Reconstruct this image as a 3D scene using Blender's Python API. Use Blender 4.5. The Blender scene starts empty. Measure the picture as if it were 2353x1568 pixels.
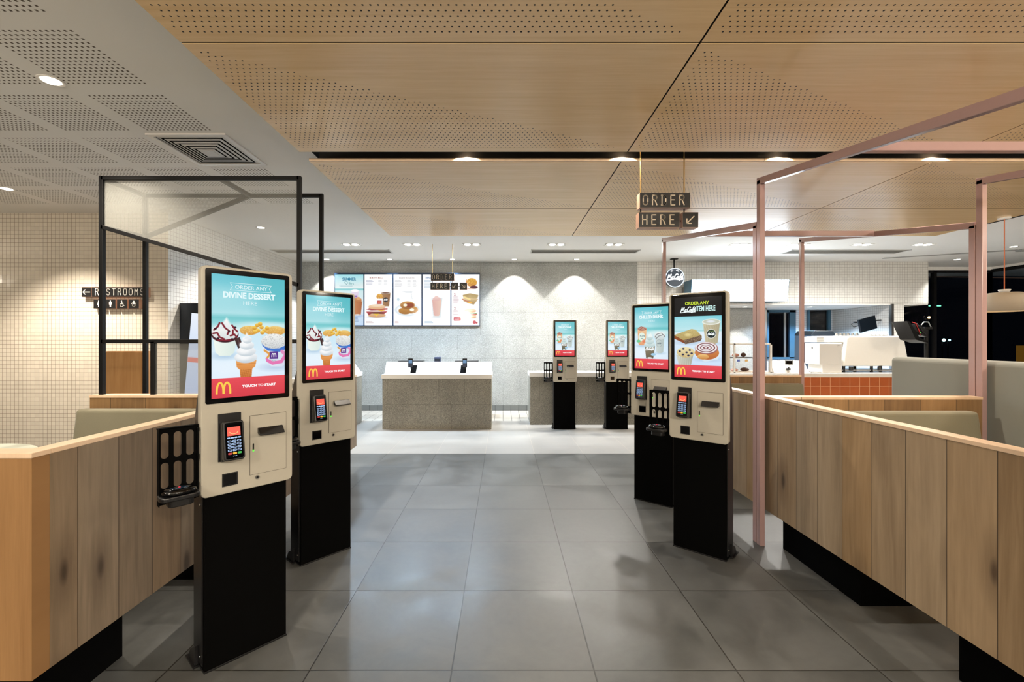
import bpy, math, random
import numpy as np
from mathutils import Vector, Matrix
PI = math.pi
SC = bpy.context.scene
COL = SC.collection
random.seed(7)

# ------------------------------------------------------------------ camera, world, exposure
FPX, CXP, CYP, EYE = 1031.0, 1156.0, 781.0, 1.395
cam = bpy.data.cameras.new('camera'); camo = bpy.data.objects.new('camera', cam); COL.objects.link(camo)
cam.sensor_width = 36.0; cam.lens = 36.0 * FPX / 2353.0
cam.shift_x = (1176.5 - CXP) / 2353.0; cam.shift_y = -(784.0 - CYP) / 2353.0
cam.clip_start = 0.05; cam.clip_end = 200
camo.location = (0, 0, EYE); camo.rotation_euler = (PI / 2, 0, 0)
SC.camera = camo
world = bpy.data.worlds.new('night'); SC.world = world; world.use_nodes = True
world.node_tree.nodes['Background'].inputs[0].default_value = (0.0012, 0.0015, 0.0025, 1)
world.node_tree.nodes['Background'].inputs[1].default_value = 1.0
SC.view_settings.view_transform = 'Standard'; SC.view_settings.look = 'None'
SC.view_settings.exposure = 0.0; SC.view_settings.gamma = 1.0
SC.view_settings.use_curve_mapping = False
SC.cycles.max_bounces = 7; SC.cycles.diffuse_bounces = 4; SC.cycles.glossy_bounces = 3
SC.cycles.transparent_max_bounces = 12; SC.cycles.transmission_bounces = 4
SC.cycles.caustics_reflective = False; SC.cycles.caustics_refractive = False
SC.cycles.sample_clamp_indirect = 6.0
SC.cycles.use_denoising = True

WARM = (1.0, 0.88, 0.73); NEUT = (1.0, 0.96, 0.90); COOL = (0.62, 0.80, 1.0); BLUE = (0.45, 0.70, 1.0)
LK = 3.0   # one dimmer for every lamp in the room

def X(px, Y): return (px - CXP) * Y / FPX
def Z(py, Y): return EYE - (py - CYP) * Y / FPX

# ------------------------------------------------------------------ object helpers
def s2l(c):
    out = []
    for v in c[:3]:
        v = v / 255.0
        out.append(v / 12.92 if v <= 0.04045 else ((v + 0.055) / 1.055) ** 2.4)
    return tuple(out)

def tag(o, label=None, cat=None, group=None, kind=None):
    if label: o['label'] = label
    if cat: o['category'] = cat
    if group: o['group'] = group
    if kind: o['kind'] = kind
    return o

def root(name, loc=(0, 0, 0), rz=0.0, label=None, cat=None, group=None):
    o = bpy.data.objects.new(name, None); COL.objects.link(o)
    o.empty_display_size = 0.1
    o.location = loc; o.rotation_euler = (0, 0, rz)
    return tag(o, label, cat, group)

def copy_tree(o, parent=None):
    c = o.copy(); COL.objects.link(c)
    if parent is not None:
        c.parent = parent
    for ch in list(o.children):
        copy_tree(ch, c)
    return c

class MB:
    def __init__(s):
        s.v = []; s.f = []; s.m = []; s.sm = []
    def add(s, vs, fs, mi=0, sm=False):
        b = len(s.v); s.v.extend([tuple(v) for v in vs])
        for f in fs:
            s.f.append([b + i for i in f]); s.m.append(mi); s.sm.append(sm)
        return s
    def box(s, x0, x1, y0, y1, z0, z1, mi=0):
        vs = [(x, y, z) for x in (x0, x1) for y in (y0, y1) for z in (z0, z1)]
        fs = [(0, 1, 3, 2), (4, 6, 7, 5), (0, 4, 5, 1), (2, 3, 7, 6), (0, 2, 6, 4), (1, 5, 7, 3)]
        return s.add(vs, fs, mi)
    def quad(s, a, b, c, d, mi=0):
        return s.add([a, b, c, d], [(0, 1, 2, 3)], mi)
    def prism(s, pts, axis, a, b, mi=0):
        """pts: 2D outline; axis 'x' -> pts are (y,z), 'y' -> (x,z), 'z' -> (x,y)"""
        def P(p, t):
            return {'x': (t, p[0], p[1]), 'y': (p[0], t, p[1]), 'z': (p[0], p[1], t)}[axis]
        n = len(pts)
        vs = [P(p, a) for p in pts] + [P(p, b) for p in pts]
        ar = sum(pts[i][0] * pts[(i + 1) % n][1] - pts[(i + 1) % n][0] * pts[i][1] for i in range(n))
        flip = (ar > 0) != (b < a)
        if axis == 'y': flip = not flip
        fs = [list(range(n))[::-1], list(range(n, 2 * n))] + [(i, (i + 1) % n, n + (i + 1) % n, n + i) for i in range(n)]
        if not flip: fs = [list(f)[::-1] for f in fs]
        return s.add(vs, fs, mi)
    def bar(s, p0, p1, w, h, mi=0, up=(0, 0, 1)):
        """rectangular bar from p0 to p1; w = thickness sideways, h = thickness along up"""
        p0 = Vector(p0); p1 = Vector(p1); d = (p1 - p0).normalized(); up = Vector(up)
        if abs(d.dot(up)) > 0.99: up = Vector((0, 1, 0))
        sd = d.cross(up).normalized(); u2 = sd.cross(d).normalized()
        vs = []
        for p in (p0, p1):
            for a, b in ((-1, -1), (1, -1), (1, 1), (-1, 1)):
                vs.append(p + sd * (a * w / 2) + u2 * (b * h / 2))
        return s.add(vs, [(0, 1, 2, 3), (7, 6, 5, 4), (0, 4, 5, 1), (1, 5, 6, 2), (2, 6, 7, 3), (3, 7, 4, 0)], mi)
    def cyl(s, p0, p1, r0, r1=None, n=20, mi=0, caps=True):
        if r1 is None: r1 = r0
        p0 = Vector(p0); p1 = Vector(p1); d = (p1 - p0).normalized()
        a = Vector((1, 0, 0)) if abs(d.x) < 0.9 else Vector((0, 1, 0))
        u = d.cross(a).normalized(); w = d.cross(u).normalized()
        vs = []
        for p, r in ((p0, r0), (p1, r1)):
            for i in range(n):
                t = 2 * PI * i / n
                vs.append(p + u * (r * math.cos(t)) + w * (r * math.sin(t)))
        s.add(vs, [(i, n + i, n + (i + 1) % n, (i + 1) % n) for i in range(n)], mi, True)
        if caps:
            s.add(vs[:n], [list(range(n))], mi); s.add(vs[n:], [list(range(n))[::-1]], mi)
        return s
    def tube(s, pts, r, n=8, mi=0):
        pts = [Vector(p) for p in pts]; rings = []
        for i, p in enumerate(pts):
            d = (pts[min(i + 1, len(pts) - 1)] - pts[max(i - 1, 0)]).normalized()
            a = Vector((0, 0, 1)) if abs(d.z) < 0.9 else Vector((0, 1, 0))
            u = d.cross(a).normalized(); w = d.cross(u).normalized()
            rings.append([p + u * (r * math.cos(2 * PI * k / n)) + w * (r * math.sin(2 * PI * k / n)) for k in range(n)])
        vs = [v for R in rings for v in R]; fs = []
        for i in range(len(pts) - 1):
            for k in range(n):
                fs.append((i * n + k, i * n + (k + 1) % n, (i + 1) * n + (k + 1) % n, (i + 1) * n + k))
        fs.append(list(range(n))[::-1]); fs.append([(len(pts) - 1) * n + k for k in range(n)])
        return s.add(vs, fs, mi, True)
    def lathe(s, prof, c=(0, 0, 0), n=32, mi=0, sx=1, sy=1):
        vs = []
        for r, z in prof:
            for k in range(n):
                t = 2 * PI * k / n
                vs.append((c[0] + sx * r * math.cos(t), c[1] + sy * r * math.sin(t), c[2] + z))
        fs = []
        for i in range(len(prof) - 1):
            for k in range(n):
                fs.append((i * n + k, i * n + (k + 1) % n, (i + 1) * n + (k + 1) % n, (i + 1) * n + k))
        return s.add(vs, fs, mi, True)
    def rrect(s, x0, x1, z0, z1, y0, y1, r, mi=0, seg=6):
        """rounded rectangle in the xz plane, extruded along y"""
        pts = rr(x0, x1, z0, z1, r, seg)
        return s.prism(pts, 'y', y0, y1, mi)
    def blob(s, c, rx, ry, rz, n=14, mi=0, jit=0.0, half=False):
        vs = []; rows = n // 2
        rnd = random.Random(int(abs(c[0] * 977 + c[1] * 31 + c[2] * 7) * 100))
        for i in range(rows + 1):
            ph = PI * i / rows - PI / 2
            for k in range(n):
                t = 2 * PI * k / n; j = 1 + jit * (rnd.random() - 0.5)
                zz = math.sin(ph)
                if half: zz = max(zz, 0)
                vs.append((c[0] + rx * math.cos(ph) * math.cos(t) * j, c[1] + ry * math.cos(ph) * math.sin(t) * j, c[2] + rz * zz * j))
        fs = [(i * n + k, i * n + (k + 1) % n, (i + 1) * n + (k + 1) % n, (i + 1) * n + k) for i in range(rows) for k in range(n)]
        return s.add(vs, fs, mi, True)
    def build(s, name, mats, parent=None, bevel=0.0, seg=2, loc=None):
        me = bpy.data.meshes.new(name)
        me.from_pydata(s.v, [], s.f)
        if not isinstance(mats, (list, tuple)): mats = [mats]
        for m in mats: me.materials.append(m)
        me.polygons.foreach_set('material_index', s.m)
        me.polygons.foreach_set('use_smooth', s.sm)
        me.update()
        o = bpy.data.objects.new(name, me); COL.objects.link(o)
        if parent is not None: o.parent = parent
        if loc is not None: o.location = loc
        if bevel > 0:
            b = o.modifiers.new('bevel', 'BEVEL'); b.width = bevel; b.segments = seg; b.limit_method = 'ANGLE'; b.angle_limit = 0.7
        return o

def rr(x0, x1, z0, z1, r, seg=6):
    pts = []
    for cx, cz, a0 in ((x1 - r, z1 - r, 0), (x0 + r, z1 - r, 90), (x0 + r, z0 + r, 180), (x1 - r, z0 + r, 270)):
        for i in range(seg + 1):
            t = math.radians(a0 + 90.0 * i / seg)
            pts.append((cx + r * math.cos(t), cz + r * math.sin(t)))
    return pts

def struct(name, mb, mats, parent=None, **k):
    o = mb.build(name, mats, parent, **k)
    if parent is None: o['kind'] = 'structure'
    return o

# ------------------------------------------------------------------ node helpers
class G:
    def __init__(s, name):
        s.mat = bpy.data.materials.new(name); s.mat.use_nodes = True
        s.nt = s.mat.node_tree; s.n = s.nt.nodes; s.l = s.nt.links
        s.b = s.n['Principled BSDF']
    def put(s, sock, v):
        if hasattr(v, 'is_output'): s.l.new(v, sock)
        elif isinstance(v, (tuple, list)):
            sock.default_value = tuple(v) + ((1,) if len(v) == 3 and len(sock.default_value) == 4 else ())
        else: sock.default_value = v
    def m(s, op, a, b=0.0, c=0.0, clamp=False):
        n = s.n.new('ShaderNodeMath'); n.operation = op; n.use_clamp = clamp
        s.put(n.inputs[0], a); s.put(n.inputs[1], b); s.put(n.inputs[2], c); return n.outputs[0]
    def pos(s):
        g = s.n.new('ShaderNodeNewGeometry'); x = s.n.new('ShaderNodeSeparateXYZ')
        s.l.new(g.outputs['Position'], x.inputs[0]); s.P = g.outputs['Position']; return x.outputs[0], x.outputs[1], x.outputs[2]
    def obj(s):
        g = s.n.new('ShaderNodeTexCoord'); x = s.n.new('ShaderNodeSeparateXYZ')
        s.l.new(g.outputs['Object'], x.inputs[0]); s.P = g.outputs['Object']; return x.outputs[0], x.outputs[1], x.outputs[2]
    def vec(s, x, y, z):
        n = s.n.new('ShaderNodeCombineXYZ'); s.put(n.inputs[0], x); s.put(n.inputs[1], y); s.put(n.inputs[2], z); return n.outputs[0]
    def noise(s, v, scale=5.0, detail=3.0, rough=0.5, dist=0.0):
        n = s.n.new('ShaderNodeTexNoise'); s.put(n.inputs['Vector'], v); n.inputs['Scale'].default_value = scale
        n.inputs['Detail'].default_value = detail; n.inputs['Roughness'].default_value = rough
        n.inputs['Distortion'].default_value = dist; return n.outputs[0]
    def white(s, v):
        n = s.n.new('ShaderNodeTexWhiteNoise'); n.noise_dimensions = '3D'; s.put(n.inputs['Vector'], v)
        return n.outputs['Value'], n.outputs['Color']
    def mix(s, f, a, b):
        n = s.n.new('ShaderNodeMix'); n.data_type = 'RGBA'
        s.put(n.inputs[0], f); s.put(n.inputs[6], a); s.put(n.inputs[7], b); return n.outputs[2]
    def ramp(s, f, a, b, lo=0.0, hi=1.0):
        n = s.n.new('ShaderNodeMapRange'); s.put(n.inputs[0], f); n.inputs[1].default_value = a; n.inputs[2].default_value = b
        n.inputs[3].default_value = lo; n.inputs[4].default_value = hi; return n.outputs[0]
    def bump(s, h, strength=0.3, dist=0.002):
        n = s.n.new('ShaderNodeBump'); s.put(n.inputs['Height'], h); n.inputs['Strength'].default_value = strength
        n.inputs['Distance'].default_value = dist; s.l.new(n.outputs[0], s.b.inputs['Normal']); return n.outputs[0]
    def base(s, c): s.put(s.b.inputs['Base Color'], c)
    def rough(s, r): s.put(s.b.inputs['Roughness'], r)
    def spec(s, r): s.put(s.b.inputs['Specular IOR Level'], r)

MATS = {}
def plain(name, col, rough=0.5, metal=0.0, spec=0.5, emit=None, es=1.0, noise=0.03):
    if name in MATS: return MATS[name]
    g = G(name); c = s2l(col)
    if noise > 0:
        g.obj(); nz = g.noise(g.P, 35.0, 2.0)
        g.base(g.mix(g.ramp(nz, 0.3, 0.7), tuple(v * (1 - noise) for v in c), tuple(min(1, v * (1 + noise)) for v in c)))
    else: g.base(c)
    g.rough(rough); g.spec(spec); g.b.inputs['Metallic'].default_value = metal
    if emit is not None:
        g.put(g.b.inputs['Emission Color'], s2l(emit)); g.b.inputs['Emission Strength'].default_value = es
    MATS[name] = g.mat
    return g.mat

def tile_mat(name, size, col, grout, axis, gw=0.003, size2=None, off=(0, 0), rough=0.12, tilt=0.05, var=0.04, sheen=0.5):
    g = G(name); x, y, z = g.pos(); size2 = size2 or size
    u, v = {'xz': (x, z), 'yz': (y, z), 'xy': (x, y)}[axis]
    u = g.m('DIVIDE', g.m('SUBTRACT', u, off[0]), size); v = g.m('DIVIDE', g.m('SUBTRACT', v, off[1]), size2)
    fu, fv = g.m('FRACT', u), g.m('FRACT', v)
    eu = g.m('MULTIPLY', g.m('MINIMUM', fu, g.m('SUBTRACT', 1.0, fu)), size)
    ev = g.m('MULTIPLY', g.m('MINIMUM', fv, g.m('SUBTRACT', 1.0, fv)), size2)
    e = g.m('MINIMUM', eu, ev)
    mask = g.ramp(e, gw * 0.35, gw * 0.65)
    val, rgb = g.white(g.vec(g.m('FLOOR', u), g.m('FLOOR', v), 3.0))
    c = s2l(col)
    tc = g.mix(val, tuple(k * (1 - var) for k in c), tuple(min(1, k * (1 + var)) for k in c))
    g.base(g.mix(mask, s2l(grout), tc)); g.rough(g.ramp(mask, 0, 1, 0.8, rough)); g.spec(sheen)
    if tilt > 0:
        geo = g.n.new('ShaderNodeNewGeometry')
        s1 = g.n.new('ShaderNodeVectorMath'); s1.operation = 'SUBTRACT'; g.l.new(rgb, s1.inputs[0]); s1.inputs[1].default_value = (.5, .5, .5)
        s2 = g.n.new('ShaderNodeVectorMath'); s2.operation = 'SCALE'; g.l.new(s1.outputs[0], s2.inputs[0]); s2.inputs[3].default_value = tilt
        s3 = g.n.new('ShaderNodeVectorMath'); s3.operation = 'ADD'; g.l.new(geo.outputs['Normal'], s3.inputs[0]); g.l.new(s2.outputs[0], s3.inputs[1])
        s4 = g.n.new('ShaderNodeVectorMath'); s4.operation = 'NORMALIZE'; g.l.new(s3.outputs[0], s4.inputs[0])
        g.l.new(s4.outputs[0], g.b.inputs['Normal'])
    return g.mat

def floor_mat(name, col, colb, sx, sy, off, grout, gw=0.004, rough=(0.3, 0.5), nscale=2.5):
    g = G(name); x, y, z = g.pos()
    u = g.m('DIVIDE', g.m('SUBTRACT', x, off[0]), sx); v = g.m('DIVIDE', g.m('SUBTRACT', y, off[1]), sy)
    fu, fv = g.m('FRACT', u), g.m('FRACT', v)
    e = g.m('MINIMUM', g.m('MULTIPLY', g.m('MINIMUM', fu, g.m('SUBTRACT', 1.0, fu)), sx), g.m('MULTIPLY', g.m('MINIMUM', fv, g.m('SUBTRACT', 1.0, fv)), sy))
    mask = g.ramp(e, gw * 0.35, gw * 0.6)
    val, rgb = g.white(g.vec(g.m('FLOOR', u), g.m('FLOOR', v), 1.0))
    pv = g.vec(g.m('ADD', x, g.m('MULTIPLY', val, 13.0)), g.m('ADD', y, g.m('MULTIPLY', val, 7.0)), 0.0)
    n1 = g.noise(pv, nscale, 5.0, 0.62, 0.6); n2 = g.noise(pv, 22.0, 3.0, 0.6)
    f = g.m('ADD', g.m('MULTIPLY', g.ramp(n1, 0.25, 0.75), 0.75), g.m('MULTIPLY', n2, 0.25))
    f = g.m('ADD', g.m('MULTIPLY', f, 0.85), g.m('MULTIPLY', val, 0.15))
    c = g.mix(f, s2l(col), s2l(colb))
    g.base(g.mix(mask, s2l(grout), c)); g.rough(g.ramp(n1, 0.3, 0.7, rough[0], rough[1])); g.spec(0.4)
    g.bump(mask, 0.4, 0.001)
    return g.mat

def plank_mat(name, axis, off, width, cols, rough=0.5, knots=True, contrast=1.0):
    g = G(name); x, y, z = g.pos()
    u = {'x': x, 'y': y}[axis]
    t = g.m('DIVIDE', g.m('SUBTRACT', u, off), width); idx = g.m('FLOOR', t); fr = g.m('FRACT', t)
    val, rgb = g.white(g.vec(idx, 5.0, 2.0))
    uu = g.m('ADD', u, g.m('MULTIPLY', val, 17.0)); zz = g.m('ADD', z, g.m('MULTIPLY', val, 9.0))
    wob = g.noise(g.vec(g.m('MULTIPLY', uu, 5.0), g.m('MULTIPLY', zz, 1.2), val), 1.0, 2.0)
    n1 = g.noise(g.vec(g.m('MULTIPLY', g.m('ADD', uu, g.m('MULTIPLY', wob, 0.06)), 60.0), g.m('MULTIPLY', zz, 2.2), 0.0), 1.0, 4.0, 0.65)
    n2 = g.noise(g.vec(g.m('MULTIPLY', uu, 9.0), g.m('MULTIPLY', zz, 1.1), 4.0), 1.0, 3.0, 0.6, 0.6)
    n3 = g.noise(g.vec(g.m('MULTIPLY', uu, 260.0), g.m('MULTIPLY', zz, 8.0), 0.0), 1.0, 2.0, 0.6)
    f = g.m('ADD', g.m('MULTIPLY', g.ramp(n1, 0.25, 0.75), 0.34), g.m('MULTIPLY', g.ramp(n2, 0.35, 0.65), 0.30))
    f = g.m('ADD', f, g.m('MULTIPLY', n3, 0.14)); f = g.m('ADD', f, g.m('MULTIPLY', val, 0.55)); f = g.m('SUBTRACT', f, 0.14)
    c = g.mix(g.ramp(f, 0.5 - 0.32 * contrast, 0.5 + 0.32 * contrast), s2l(cols[0]), s2l(cols[1]))
    v2, _ = g.white(g.vec(idx, 9.0, 7.0))
    c = g.mix(g.m('MULTIPLY', g.ramp(v2, 0.3, 0.9), 0.8), c, g.mix(g.ramp(f, 0.2, 0.8), s2l(cols[2]), s2l(cols[3])))
    if knots:
        vo = g.n.new('ShaderNodeTexVoronoi'); vo.voronoi_dimensions = '2D'; vo.inputs['Scale'].default_value = 1.0
        g.put(vo.inputs['Vector'], g.vec(g.m('DIVIDE', uu, 0.34), g.m('DIVIDE', zz, 0.95), 0.0))
        d = vo.outputs['Distance']; d = g.m('ADD', d, g.m('MULTIPLY', g.m('SUBTRACT', wob, 0.5), 0.08))
        sepc = g.n.new('ShaderNodeSeparateColor'); g.l.new(vo.outputs['Color'], sepc.inputs[0])
        on = g.m('GREATER_THAN', sepc.outputs[0], 0.4)
        k = g.m('MULTIPLY', g.ramp(d, 0.2, 0.02), on); k2 = g.m('MULTIPLY', g.ramp(d, 0.07, 0.025), on)
        c = g.mix(g.m('MULTIPLY', k, 0.55), c, s2l(cols[4])); c = g.mix(g.m('MULTIPLY', k2, 0.6), c, s2l(tuple(q * 0.55 for q in cols[4])))
    e = g.m('MULTIPLY', g.m('MINIMUM', fr, g.m('SUBTRACT', 1.0, fr)), width)
    c = g.mix(g.ramp(e, 0.0009, 0.0018, 1.0, 0.0), c, s2l((48, 34, 22)))
    g.base(c); g.rough(rough); g.spec(0.35); g.bump(f, 0.12, 0.001)
    return g.mat

def terrazzo(name, c1, c2, seam=None, dark=0.25):
    g = G(name); x, y, z = g.pos()
    n1 = g.noise(g.P, 2.2, 4.0, 0.6); n2 = g.noise(g.P, 130.0, 2.0, 0.7)
    vo = g.n.new('ShaderNodeTexVoronoi'); vo.inputs['Scale'].default_value = 160.0; g.put(vo.inputs['Vector'], g.P)
    sepc = g.n.new('ShaderNodeSeparateColor'); g.l.new(vo.outputs['Color'], sepc.inputs[0])
    c = g.mix(g.ramp(n1, 0.3, 0.7), s2l(c1), s2l(c2))
    c = g.mix(g.m('MULTIPLY', g.ramp(sepc.outputs[0], 0.55, 1.0), 0.45), c, s2l(tuple(min(255, k * 1.35) for k in c2)))
    c = g.mix(g.m('MULTIPLY', g.ramp(sepc.outputs[1], 0.6, 1.0), dark * 2), c, s2l(tuple(k * 0.6 for k in c1)))
    c = g.mix(g.m('MULTIPLY', n2, 0.15), c, s2l(c1))
    if seam:
        ux, sx, sz, oz = seam
        u = {'x': x, 'y': y}[ux]
        row = g.m('FLOOR', g.m('DIVIDE', g.m('SUBTRACT', z, oz), sz))
        uo = g.m('ADD', u, g.m('MULTIPLY', g.m('MODULO', g.m('ABSOLUTE', row), 2.0), sx * 0.5))
        fu = g.m('FRACT', g.m('DIVIDE', uo, sx)); fv = g.m('FRACT', g.m('DIVIDE', g.m('SUBTRACT', z, oz), sz))
        e = g.m('MINIMUM', g.m('MULTIPLY', g.m('MINIMUM', fu, g.m('SUBTRACT', 1.0, fu)), sx), g.m('MULTIPLY', g.m('MINIMUM', fv, g.m('SUBTRACT', 1.0, fv)), sz))
        c = g.mix(g.ramp(e, 0.0015, 0.003, 0.55, 0.0), c, s2l(tuple(k * 0.6 for k in c1)))
    g.base(c); g.rough(0.42); g.spec(0.4)
    return g.mat

def laminate_mat(name, D):
    g = G(name); x, y, z = g.obj()
    oi = g.n.new('ShaderNodeObjectInfo'); rnd = g.m('MULTIPLY', oi.outputs['Random'], 11.0)
    n1 = g.noise(g.vec(g.m('MULTIPLY', x, 1.1), g.m('MULTIPLY', g.m('ADD', y, rnd), 32.0), 0.0), 1.0, 4.0, 0.6, 0.25)
    n2 = g.noise(g.vec(g.m('MULTIPLY', x, 6.0), g.m('MULTIPLY', g.m('ADD', y, rnd), 240.0), 2.0), 1.0, 3.0, 0.6)
    n3 = g.noise(g.vec(g.m('MULTIPLY', x, 0.35), g.m('MULTIPLY', g.m('ADD', y, rnd), 5.0), 6.0), 1.0, 2.0, 0.5)
    f = g.m('ADD', g.m('MULTIPLY', g.ramp(n1, 0.25, 0.75), 0.45), g.m('ADD', g.m('MULTIPLY', g.ramp(n2, 0.2, 0.8), 0.3), g.m('MULTIPLY', g.ramp(n3, 0.3, 0.7), 0.25)))
    c = g.mix(f, s2l((224, 186, 134)), s2l((250, 220, 172)))
    # drilled holes, staggered rows, filling the triangle away from the near right corner
    p = 0.032
    ry = g.m('DIVIDE', g.m('SUBTRACT', y, 0.05), p); row = g.m('FLOOR', ry)
    fx = g.m('SUBTRACT', g.m('FRACT', g.m('ADD', g.m('DIVIDE', x, p), g.m('MULTIPLY', g.m('MODULO', row, 2.0), 0.5))), 0.5)
    fy = g.m('SUBTRACT', g.m('FRACT', ry), 0.5)
    r = g.m('MULTIPLY', g.m('SQRT', g.m('ADD', g.m('MULTIPLY', fx, fx), g.m('MULTIPLY', fy, fy))), p)
    hole = g.ramp(r, 0.0054, 0.0042)
    # the zone test uses the hole's own centre so that no hole is cut in half
    hx = g.m('SUBTRACT', x, g.m('MULTIPLY', fx, p)); hy = g.m('SUBTRACT', y, g.m('MULTIPLY', fy, p))
    z1 = g.m('GREATER_THAN', hx, 0.045); z2 = g.m('LESS_THAN', hy, D - 0.055)
    z3 = g.m('GREATER_THAN', g.m('MULTIPLY', g.m('SUBTRACT', hy, 0.045), 2.09 * 1.2 / D), g.m('SUBTRACT', hx, 0.045))
    hole = g.m('MULTIPLY', hole, g.m('MULTIPLY', z1, g.m('MULTIPLY', z2, z3)))
    side = g.m('GREATER_THAN', z, 0.002)  # panel edges coloured dark so the gaps between panels read as shade
    hole = g.m('MAXIMUM', hole, side)
    g.base(g.mix(hole, c, s2l((30, 22, 16)))); g.rough(g.m('ADD', g.m('MULTIPLY', hole, 0.5), g.ramp(f, 0, 1, 0.22, 0.27))); g.spec(0.6)
    return g.mat

def ceiling_mat(name):
    g = G(name); x, y, z = g.pos()
    ax = g.m('SUBTRACT', -2.14, x); ay = g.m('SUBTRACT', y, 2.225 - 0.597 * 20)
    bu = g.m('MULTIPLY', g.m('FRACT', g.m('DIVIDE', ax, 0.6)), 0.6); bv = g.m('MULTIPLY', g.m('FRACT', g.m('DIVIDE', ay, 0.597)), 0.597)
    p = 0.0306
    cu = g.m('SUBTRACT', g.m('FRACT', g.m('DIVIDE', bu, p)), 0.5); cv = g.m('SUBTRACT', g.m('FRACT', g.m('DIVIDE', bv, p)), 0.5)
    e = g.m('MAXIMUM', g.m('ABSOLUTE', cu), g.m('ABSOLUTE', cv))
    h = g.ramp(g.m('MULTIPLY', e, p), 0.0070, 0.0058)
    zone = g.m('MULTIPLY', g.m('LESS_THAN', bu, 0.4896), g.m('LESS_THAN', bv, 0.4896))
    zone = g.m('MULTIPLY', zone, g.m('MULTIPLY', g.m('GREATER_THAN', ax, 0.0), g.m('LESS_THAN', y, 5.13)))
    vent = g.m('MULTIPLY', g.m('MULTIPLY', g.m('GREATER_THAN', x, -2.70), g.m('LESS_THAN', x, -2.05)), g.m('MULTIPLY', g.m('GREATER_THAN', y, 3.33), g.m('LESS_THAN', y, 3.97)))
    zone = g.m('MULTIPLY', zone, g.m('SUBTRACT', 1.0, vent))
    h = g.m('MULTIPLY', h, zone)
    n = g.noise(g.P, 1.5, 2.0)
    c = g.mix(n, s2l((236, 235, 232)), s2l((242, 241, 238)))
    g.base(g.mix(h, c, s2l((92, 84, 74)))); g.rough(0.75); g.spec(0.2)
    return g.mat

def fabric_mat(name, c1, c2):
    g = G(name); g.obj()
    n1 = g.noise(g.P, 420.0, 2.0, 0.7); n2 = g.noise(g.P, 4.0, 3.0)
    g.base(g.mix(g.m('ADD', g.m('MULTIPLY', n1, 0.6), g.m('MULTIPLY', n2, 0.4)), s2l(c1), s2l(c2))); g.rough(0.85); g.spec(0.2); g.bump(n1, 0.3, 0.0006)
    g.b.inputs['Sheen Weight'].default_value = 0.2
    return g.mat

def mesh_mat(name, col, opac):
    g = G(name); g.base(s2l(col)); g.rough(0.6)
    x, y, z = g.obj()
    t = g.n.new('ShaderNodeBsdfTransparent'); mx = g.n.new('ShaderNodeMixShader'); mx.inputs[0].default_value = opac
    out = g.n['Material Output']; g.l.new(t.outputs[0], mx.inputs[1]); g.l.new(g.b.outputs[0], mx.inputs[2]); g.l.new(mx.outputs[0], out.inputs[0])
    # punched hexagonal-like hole lattice, 3 mm pitch
    p = 0.0035
    ry = g.m('DIVIDE', z, p * 0.866); row = g.m('FLOOR', ry)
    uu = g.m('ADD', x, y)
    fx = g.m('SUBTRACT', g.m('FRACT', g.m('ADD', g.m('DIVIDE', uu, p), g.m('MULTIPLY', g.m('MODULO', g.m('ABSOLUTE', row), 2.0), 0.5))), 0.5)
    fy = g.m('SUBTRACT', g.m('FRACT', ry), 0.5)
    r = g.m('SQRT', g.m('ADD', g.m('MULTIPLY', fx, fx), g.m('MULTIPLY', fy, fy)))
    g.l.new(g.ramp(r, 0.43 - 0.1, 0.43 + 0.1, opac - 0.3, min(1, opac + 0.4)), mx.inputs[0])
    return g.mat

def glass_mat(name, tint=(1, 1, 1), refl=0.08):
    g = G(name); nt = g.nt
    t = g.n.new('ShaderNodeBsdfTransparent'); t.inputs[0].default_value = tint + (1,)
    gl = g.n.new('ShaderNodeBsdfGlossy'); gl.inputs['Roughness'].default_value = 0.0
    fr = g.n.new('ShaderNodeFresnel'); fr.inputs[0].default_value = 1.45
    geo = g.n.new('ShaderNodeNewGeometry'); mx = g.n.new('ShaderNodeMixShader')
    g.l.new(g.m('MULTIPLY', fr.outputs[0], g.m('SUBTRACT', 1.0, geo.outputs['Backfacing'])), mx.inputs[0])
    g.l.new(t.outputs[0], mx.inputs[1]); g.l.new(gl.outputs[0], mx.inputs[2]); g.l.new(mx.outputs[0], g.n['Material Output'].inputs[0])
    return g.mat

def emis_attr_mat(name, strength, gloss=True):
    g = G(name)
    a = g.n.new('ShaderNodeVertexColor'); a.layer_name = 'Col'
    g.base((0.01, 0.01, 0.012)); g.rough(0.08); g.spec(0.5 if gloss else 0.2)
    g.l.new(a.outputs[0], g.b.inputs['Emission Color']); g.b.inputs['Emission Strength'].default_value = strength
    return g.mat

def emis(name, col, strength):
    if name in MATS: return MATS[name]
    g = G(name); g.base((0.0, 0.0, 0.0)); g.put(g.b.inputs['Emission Color'], s2l(col)); g.b.inputs['Emission Strength'].default_value = strength
    MATS[name] = g.mat
    return g.mat
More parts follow.
